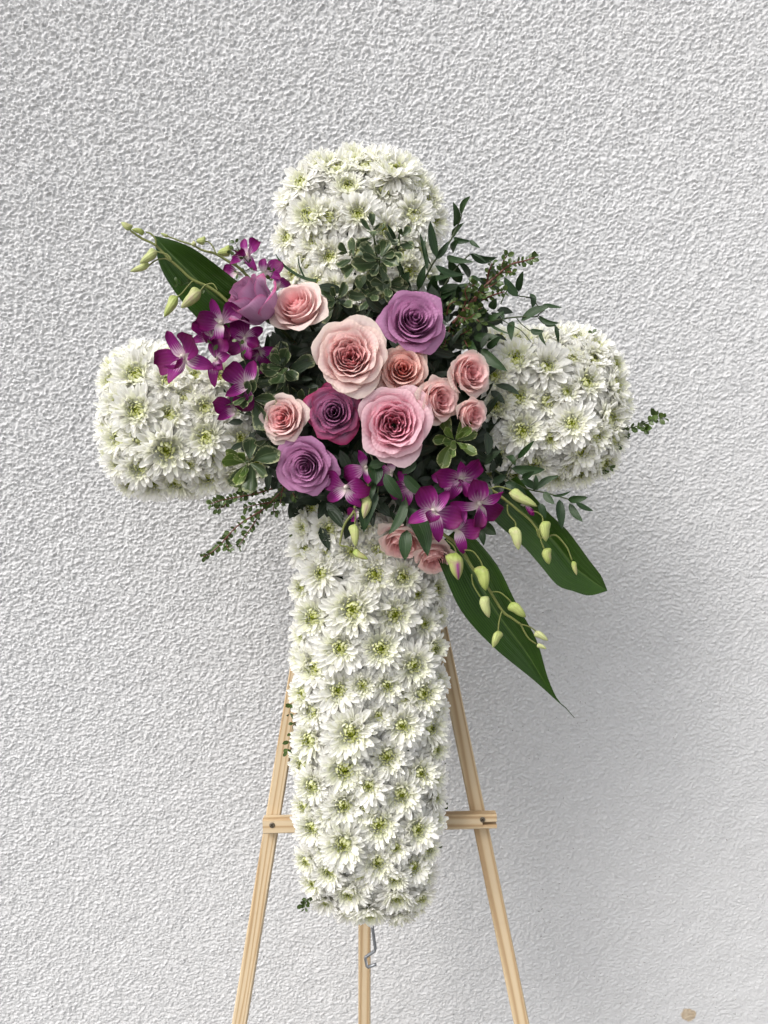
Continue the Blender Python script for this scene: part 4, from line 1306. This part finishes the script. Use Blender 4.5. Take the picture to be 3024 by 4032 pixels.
def ti_leaf(label, left, right, w0, w1, trough, seed, wmid=0.0, mid_shift=0.5, rib='ruscus'):
    """Broad blade between two edges (photo px), from its hidden base to its tip."""
    n, m = 34, 20
    Lf, Rg = resample(left, n), resample(right, n)
    base = P((left[0][0] + right[0][0]) / 2, (left[0][1] + right[0][1]) / 2, w0)
    sp = Sprig('ti_leaf', base, label, 'leaf', 'broad ti leaves')
    r_ = random.Random(seed)
    ph = r_.uniform(0, 6)
    v, tt, ss, ee = [], [], [], []
    for i in range(n):
        u = i / (n - 1)
        wc = w0 + (w1 - w0) * u + wmid * 4 * u * (1 - u)
        for j in range(m + 1):
            q = -1 + 2 * j / m
            f_ = 0.5 + 0.5 * q
            if q < 0: f2 = mid_shift * (1 + q)
            else: f2 = mid_shift + (1 - mid_shift) * q
            x = Lf[i][0] + (Rg[i][0] - Lf[i][0]) * f2
            y = Lf[i][1] + (Rg[i][1] - Lf[i][1]) * f2
            width = math.hypot(Rg[i][0] - Lf[i][0], Rg[i][1] - Lf[i][1]) / FPX
            w = wc + trough * width * (abs(q) ** 1.3) + 0.09 * width * math.sin(7 * u + ph + 1.5 * q) * abs(q) + 0.012 * width * math.sin(23 * q + 3 * u) - 0.03 * width * max(0, 1 - abs(q) * 8)
            v.append(P(x, y, w))
            tt.append(u); ss.append(q); ee.append(abs(q))
    blade = sp.part('blade', (v, grid_faces(n - 1, m), {'t': tt, 's': ss, 'edge': ee}), M['ti'])
    # the midrib stands a little proud on the back and front
    mid = []
    for i in range(0, n - 1, 1):
        u = i / (n - 1)
        x = Lf[i][0] + (Rg[i][0] - Lf[i][0]) * mid_shift
        y = Lf[i][1] + (Rg[i][1] - Lf[i][1]) * mid_shift
        width = math.hypot(Rg[i][0] - Lf[i][0], Rg[i][1] - Lf[i][1]) / FPX
        mid.append(P(x, y, w0 + (w1 - w0) * u + wmid * 4 * u * (1 - u) - 0.028 * width - 0.0004))
    tv, tf = tube_data(mid, [(0.0010 if rib == 'green_stem' else 0.0008) * (1 - 0.75 * i / len(mid)) for i in range(len(mid))], 6)
    sp.part('midrib', (tv, tf, {'s': [0.3] * len(tv), 't': [0.5] * len(tv), 'edge': [0.0] * len(tv)}), M[rib])
    return sp


kA = 800 / 1659
cA = crop(400, 850, kA)
ti_leaf('broad dark green ti leaf pointing to the upper left behind the orchid buds', cc(cA, [(1010, 1010), (900, 930), (790, 842), (650, 690), (520, 500), (455, 340), (428, 163)]), cc(cA, [(1240, 640), (1160, 570), (1090, 520), (900, 372), (740, 262), (570, 195), (430, 162)]), 0.0, 0.03, 0.34, 3, 0.01, 0.52)
kB = 800 / 1659
cB = crop(1650, 2000, kB)
ti_leaf('long dark green ti leaf with pale midrib and thin tip pointing down', cc(cB, [(120, 330), (205, 545), (350, 850), (600, 1130), (940, 1410), (1140, 1590), (1200, 1640), (1266, 1716)]), cc(cB, [(330, 150), (450, 240), (640, 470), (790, 770), (960, 1080), (1050, 1380), (1130, 1560), (1196, 1625), (1272, 1714)]), -0.005, 0.01, 0.34, 4, 0.015, 0.55, 'green_stem')
ti_leaf('dark green ti leaf with its end folded under, beside the hanging orchid buds', cc(cB, [(470, -90), (620, 110), (850, 312), (990, 470), (1130, 632), (1260, 680), (1390, 716), (1536, 678)]), cc(cB, [(800, -260), (1040, 20), (1200, 172), (1300, 300), (1380, 412), (1440, 490), (1492, 562), (1538, 674)]), -0.02, -0.02, 0.28, 5, 0.0, 0.6)


# ------------------------------------------------------------------ orchids
def orchid_petal(length, width, kind, cup, curl, ring, wave, ph, nu=9, nv=6):
    v, t, s = [], [], []
    for i in range(nu + 1):
        u = i / nu
        if kind == 'broad':
            wd = (u ** 0.75 * max(0.0, 1 - u) ** 0.38) / 0.505
            wd = max(wd, 0.14 if u < 0.5 else 0.0)
        elif kind == 'sepal':
            wd = max((u ** 0.5 * max(0.0, 1 - u) ** 0.62) / 0.475, 0.2 if u < 0.5 else 0.0)
        else:
            wd = max((u ** 0.9 * max(0.0, 1 - u) ** 0.3) / 0.55, 0.25 if u < 0.5 else 0)
        wd *= width * 0.5
        ang = curl * u
        x = u * length if abs(curl) < 1e-3 else length * math.sin(ang) / curl
        z = 0.0 if abs(curl) < 1e-3 else length * (1 - math.cos(ang)) / curl
        for j in range(nv + 1):
            q = -1 + 2 * j / nv
            v.append((x, wd * q, z + cup * wd * q * q + wave * width * math.sin(7 * u + ph) * q * abs(q)))
            t.append(u); s.append(q)
    return v, grid_faces(nu, nv), {'t': t, 's': s, 'ring': [ring] * len(v)}


def blossom(sp, px, py, rp, w, facing, spin, seed, which=None):
    """which: names of petals the photo shows; spin turns the flower in its own plane (degrees)."""
    r_ = random.Random(3000 + seed)
    rad = px_len(rp, w)
    c = P(px, py, w)
    nrm = D(facing[0] + r_.uniform(-0.55, 0.55), facing[1] + r_.uniform(-0.55, 0.35), facing[2])
    # local X = up on the page turned by spin
    zx = nrm
    upv = (UP - zx * UP.dot(zx)).normalized()
    rtv = upv.cross(zx).normalized()
    rot = Matrix((rtv, upv, zx)).transposed().to_4x4()
    base_m = Matrix.Translation(c - sp.base) @ rot
    # the column is the flower's own mesh
    mb = MB()
    vv, ff = tube_data([(0, 0, -rad * 0.25), (0, 0, -rad * 0.05), (0, rad * 0.03, rad * 0.12), (0, rad * 0.05, rad * 0.2)], [rad * 0.05, rad * 0.09, rad * 0.09, rad * 0.05], 8)
    mb.add(vv, ff, {'t': [0.1] * len(vv), 's': [0.0] * len(vv), 'ring': [0.0] * len(vv)})
    bl = link('blossom', mb.mesh('orchid_column', M['orchid']), sp.root, base_m)
    #        name        angle  length width  kind     cup   curl  ring
    spec = [('petal', 25, 1.0, 0.84, 'broad', 0.3, -0.35, 0.85), ('petal', 155, 1.0, 0.84, 'broad', 0.3, -0.35, 0.85),
            ('sepal', 90, 0.95, 0.42, 'sepal', 0.5, -0.5, 0.1), ('sepal', 225, 1.0, 0.46, 'sepal', 0.5, -0.4, 0.15), ('sepal', 315, 1.0, 0.46, 'sepal', 0.5, -0.4, 0.15),
            ('lip', 270, 0.85, 0.55, 'lip', 0.9, 0.5, 1.0)]
    for k, (nm, an, ln, wd, kd, cu, cv, rg) in enumerate(spec):
        if which is not None and k not in which: continue
        an = R(an + spin + r_.uniform(-15, 15))
        vv, ff, aa = orchid_petal(rad * ln * r_.uniform(0.92, 1.06), rad * wd, kd, cu + r_.uniform(-0.25, 0.3), cv + r_.uniform(-0.6, 0.6), min(1, max(0, rg + r_.uniform(-0.3, 0.2))), 0.11, r_.uniform(0, 6))
        el = R(r_.uniform(-5, 40)) if nm != 'lip' else R(38)
        m = Matrix.Rotation(an, 4, 'Z') @ Matrix.Translation((rad * 0.03, 0, 0.001 * k)) @ Matrix.Rotation(-el, 4, 'Y')
        link(nm, mesh('orchid_' + nm, vv, ff, M['orchid'], aa), bl, m)
    return bl


def bud(sp, a, t, wpx, w, ped=None, purple=0.0, spur=1, pw=None):
    """a: where it hangs, t: its pointed end (photo px). ped: pedicel points from the stem."""
    A, T = P(a[0], a[1], w), P(t[0], t[1], w + 0.004)
    ax = (T - A)
    L_ = ax.length
    ax.normalize()
    s0 = ax.cross(D(0, 0, 1)).normalized() * spur
    u0 = ax.cross(s0).normalized()
    seg, n = 12, 11
    hw = px_len(wpx, w) * 0.385
    v, tt, ss, rg = [], [], [], []
    for i in range(n + 1):
        u = i / n
        prof = (math.sin(min(1.0, u / 0.32) * math.pi / 2) ** 0.8) * (1 - max(0, (u - 0.3) / 0.7) ** 2.3) ** 0.8
        prof = max(prof, 0.06)
        c = A + ax * (L_ * u)
        for k in range(seg):
            th = 2 * math.pi * k / seg
            rr = hw * prof * (1 + 0.10 * math.cos(3 * th))
            ext = 0.0
            ca = math.cos(th)
            if u < 0.42 and ca > 0.2:                     # the chin of a dendrobium bud
                ext = hw * 0.5 * math.sin(math.pi * min(1, u / 0.42)) * (ca - 0.2) / 0.8
            v.append(c + s0 * (rr * ca + ext) + u0 * rr * math.sin(th) - ax * ext * 0.9)
            tt.append(u); ss.append(math.sin(th * 1.0) * 1.5)
            vis = max(0.0, 1 - abs(((th - math.pi * 1.5 + math.pi) % (2 * math.pi)) - math.pi) / 0.75)
            rg.append(purple * vis * min(1, max(0, (u - 0.25) / 0.2)))
    f = []
    for i in range(n):
        for k in range(seg):
            a0, a1 = i * seg + k, i * seg + (k + 1) % seg
            f.append((a0, a1, a1 + seg, a0 + seg))
    f.append(tuple(range(seg))[::-1])
    f.append(tuple(n * seg + k for k in range(seg)))
    b_ = sp.part('bud', (v, f, {'t': tt, 's': ss, 'ring': rg}), M['bud'])
    if ped:
        pts = [P(p[0], p[1], (pw if pw is not None else w)) for p in ped] + [A + ax * L_ * 0.03]
        ln = smooth_line(pts, 4)
        link('pedicel', mesh('pedicel', rel(tube_data(ln, [0.0009] * len(ln), 6)[0], sp.base), tube_data(ln, [0.0009] * len(ln), 6)[1], M['green_stem']), b_)
    return b_


# spray A: upper left, blossoms over the left arm
cA_ = lambda *p: cA(p)
sa = Sprig('orchid_spray', P(*cA((1080, 800)), 0.02), 'purple orchid spray with pale buds lying over the upper left ti leaf', 'orchid', 'purple orchid sprays')
px_stem(sa, cA, [(1150, 820), (990, 665), (880, 585), (740, 520), (640, 430), (560, 360), (440, 240), (330, 185), (235, 120)], 0.035, 0.05, 0.0024, 0.0014, 'green_stem')
px_stem(sa, cA, [(445, 245), (440, 190), (400, 145), (365, 135)], 0.05, 0.05, 0.0013, 0.001, 'green_stem')
bud(sa, cA((238, 115)), cA((160, 52)), 34, 0.05, None)
bud(sa, cA((350, 130)), cA((245, 110)), 26, 0.05, None, spur=-1)
bud(sa, cA((455, 290)), cA((312, 388)), 44, 0.055, [cA((575, 365)), cA((545, 322)), cA((500, 305))])
bud(sa, cA((395, 400)), cA((233, 455)), 33, 0.05, [cA((560, 370)), cA((520, 350)), cA((450, 360))])
bud(sa, cA((620, 655)), cA((512, 825)), 46, 0.055, [cA((745, 530)), cA((700, 580)), cA((650, 640))])
bud(sa, cA((812, 610)), cA((650, 752)), 56, 0.06, [cA((945, 605)), cA((910, 555)), cA((850, 565)), cA((820, 595))], purple=0.3)
blossom(sa, *cA((680, 1160)), 132, 0.055, (-0.10, 0.05, 1.0), 20, 1)
blossom(sa, *cA((945, 1190)), 104, 0.048, (0.1, 0.0, 1.0), 60, 2, which=(0, 3, 4, 5))
blossom(sa, *cA((1190, 1390)), 108, 0.045, (0.1, 0.0, 1.0), 110, 3, which=(0, 2, 4, 1))
blossom(sa, *cA((980, 880)), 98, 0.040, (-0.1, 0.3, 0.9), 30, 4, which=(1, 2, 3, 0))
blossom(sa, *cA((900, 1000)), 92, 0.030, (-0.1, 0.1, 0.9), -20, 5)
blossom(sa, *cA((1090, 1590)), 86, 0.030, (-0.1, -0.1, 0.9), 0, 6, which=(1, 3, 2))
blossom(sa, *cA((1170, 1010)), 96, 0.024, (0.0, 0.1, 0.95), 70, 7)
blossom(sa, *cA((1290, 1120)), 86, 0.015, (0.0, 0.0, 1.0), 140, 8)
# spray B: behind the side-on lavender rose
sb = Sprig('orchid_spray', P(*cA((1250, 560)), 0.0), 'purple orchid spray peeping out above the side-on lavender rose', 'orchid', 'purple orchid sprays')
px_stem(sb, cA, [(1250, 560), (1130, 430), (1040, 375), (930, 310), (820, 280), (740, 235), (640, 205), (500, 150)], 0.0, -0.005, 0.0022, 0.0009, 'green_stem')
bud(sb, cA((850, 210)), cA((772, 205)), 36, 0.01, [cA((935, 310)), cA((905, 245)), cA((870, 212))])
bud(sb, cA((1060, 290)), cA((945, 305)), 46, 0.01, [cA((1100, 400)), cA((1090, 330))])
bud(sb, cA((770, 225)), cA((735, 240)), 24, 0.0, None)
bud(sb, cA((540, 175)), cA((482, 140)), 16, 0.0, None)
blossom(sb, *cA((1195, 340)), 82, 0.025, (-0.1, 0.3, 0.9), 0, 11)
blossom(sb, *cA((1330, 480)), 84, 0.015, (0.2, 0.1, 0.9), 20, 12, which=(0, 2, 4))
blossom(sb, *cA((1440, 590)), 60, 0.012, (0.2, 0.1, 0.9), 10, 13, which=(0, 2))
blossom(sb, *cA((1120, 470)), 70, 0.012, (-0.2, 0.1, 0.9), 10, 14, which=(1, 3))
twig([cc(cA, [(1250, 440), (1190, 370), (1140, 310), (1090, 220)]), cc(cA, [(1230, 420), (1170, 450), (1110, 465)]), cc(cA, [(1130, 300), (1080, 285), (1060, 285)]), cc(cA, [(1370, 520), (1400, 460), (1370, 450)])], 0.03, 0.04, 'tiny green leaves in front of the upper purple orchid', 20, 24, seed=21, stem='dark_stem', r0=0.0008)
twig([cc(cA, [(1180, 1220), (1150, 1130), (1130, 1050), (1110, 1020)]), cc(cA, [(940, 1180), (915, 1100), (905, 1040)])], 0.05, 0.055, 'small dark round leaves among the purple orchids on the left arm', 24, 30, seed=22, stem='dark_stem', r0=0.0008, dense=1)
twig([cc(cA, [(880, 640), (840, 600), (800, 610)]), cc(cA, [(720, 540), (660, 560), (620, 550)])], 0.042, 0.046, 'wisps of tiny leaves lying on the upper left ti leaf', 18, 22, seed=23, stem='dark_stem', r0=0.0007)

# spray C: right, over the folded ti leaf
sc_ = Sprig('orchid_spray', P(*c3((1270, 140)), 0.02), 'purple orchid spray with hanging buds over the folded ti leaf', 'orchid', 'purple orchid sprays')
px_stem(sc_, c3, [(1200, 120), (1310, 178), (1450, 240), (1560, 320), (1640, 385), (1720, 450), (1770, 510), (1810, 560)], 0.03, 0.045, 0.0022, 0.0014, 'green_stem')
px_stem(sc_, cB, [(960, 170), (985, 240), (1040, 235), (1120, 225), (1200, 312), (1220, 350), (1250, 430)], 0.045, 0.05, 0.0013, 0.0008, 'green_stem')
bud(sc_, c2((375, 1180)), c2((582, 1280)), 50, 0.055, [c2((245, 1150)), c2((300, 1135)), c2((400, 1165))], purple=0.4, spur=-1)
blossom(sc_, *c2((480, 1270)), 56, 0.050, (0.2, -0.2, 0.9), 0, 15, which=(4, 5))
bud(sc_, c2((425, 1425)), c2((447, 1597)), 52, 0.055, [c2((365, 1265)), c2((370, 1330)), c2((420, 1390))])
bud(sc_, c2((622, 1385)), c2((645, 1535)), 50, 0.055, [c2((525, 1325)), c2((570, 1318)), c2((615, 1350))], spur=-1)
bud(sc_, c2((632, 1585)), c2((668, 1700)), 45, 0.055, [c2((590, 1440)), c2((610, 1530))], spur=-1)
bud(sc_, cB((1250, 435)), cB((1288, 550)), 24, 0.05, None, spur=-1)
blossom(sc_, *c3((1350, 330)), 112, 0.055, (0.1, -0.35, 0.9), -30, 16)
blossom(sc_, *c3((1220, 150)), 104, 0.045, (0.1, 0.1, 0.95), 20, 17)
blossom(sc_, *c3((1120, 180)), 78, 0.038, (-0.1, 0.1, 0.95), 60, 18, which=(2, 3, 4))
# spray D: along the long ti leaf
sd_ = Sprig('orchid_spray', P(*c3((1000, 300)), 0.02), 'purple orchid spray with pale buds trailing along the long ti leaf', 'orchid', 'purple orchid sprays')
px_stem(sd_, cB, [(60, 60), (180, 200), (330, 310), (430, 480), (560, 650), (680, 840), (760, 900), (830, 950)], 0.04, 0.05, 0.0024, 0.0015, 'green_stem')
px_stem(sd_, cB, [(830, 950), (860, 1010), (900, 1070), (960, 1112)], 0.05, 0.05, 0.0012, 0.0009, 'green_stem')
bud(sd_, cB((300, 365)), cB((320, 588)), 74, 0.062, [cB((225, 260)), cB((280, 310)), cB((300, 350))], purple=1.0)
bud(sd_, cB((518, 470)), cB((545, 675)), 62, 0.060, [cB((370, 345)), cB((440, 355)), cB((500, 430))])
bud(sd_, cB((508, 725)), cB((572, 897)), 48, 0.058, [cB((430, 540)), cB((440, 620)), cB((490, 710))], spur=-1)
bud(sd_, cB((750, 770)), cB((872, 893)), 50, 0.058, [cB((590, 685)), cB((660, 690)), cB((730, 745))])
bud(sd_, cB((648, 1000)), cB((602, 1142)), 40, 0.056, [cB((675, 845)), cB((655, 920)), cB((648, 980))], spur=-1)
bud(sd_, cB((950, 1005)), cB((1055, 1083)), 33, 0.054, [cB((830, 950)), cB((890, 965)), cB((940, 995))])
bud(sd_, cB((965, 1110)), cB((1042, 1150)), 22, 0.052, None)
blossom(sd_, *c3((1020, 400)), 118, 0.062, (-0.05, -0.05, 1.0), -25, 21)
blossom(sd_, *c3((1190, 530)), 100, 0.052, (0.1, -0.1, 1.0), -20, 22, which=(0, 2, 4, 1))
blossom(sd_, *c3((860, 210)), 92, 0.040, (-0.1, 0.0, 1.0), 30, 23, which=(1, 2, 3, 4))
# spray E: centre, in front of the shaft's top
se = Sprig('orchid_spray', P(*c3((480, 180)), 0.02), 'short purple orchid spray with green buds over the top of the shaft', 'orchid', 'purple orchid sprays')
px_stem(se, c3, [(500, 180), (470, 260), (460, 330), (445, 400), (395, 465), (370, 520), (352, 600), (350, 640), (400, 650), (440, 678)], 0.045, 0.05, 0.0022, 0.001, 'green_stem')
bud(se, c3((455, 485)), c3((462, 652)), 44, 0.055, [c3((455, 395)), c3((460, 440))])
bud(se, c3((440, 690)), c3((552, 742)), 34, 0.052, None, spur=-1)
bud(se, c3((560, 285)), c3((520, 445)), 48, 0.05, [c3((550, 170)), c3((552, 230))], purple=0.5)
blossom(se, *c3((480, 400)), 46, 0.045, (-0.1, -0.2, 0.9), 0, 31, which=(1, 3))
blossom(se, *c3((400, 215)), 104, 0.048, (-0.1, -0.2, 0.95), -10, 32, which=(1, 0, 3, 4))
blossom(se, *c3((530, 80)), 88, 0.035, (0.0, 0.1, 0.95), 40, 33, which=(1, 2, 3))
blossom(se, *c3((720, 120)), 84, 0.03, (0.0, 0.0, 1.0), 10, 34, which=(1, 2, 3))
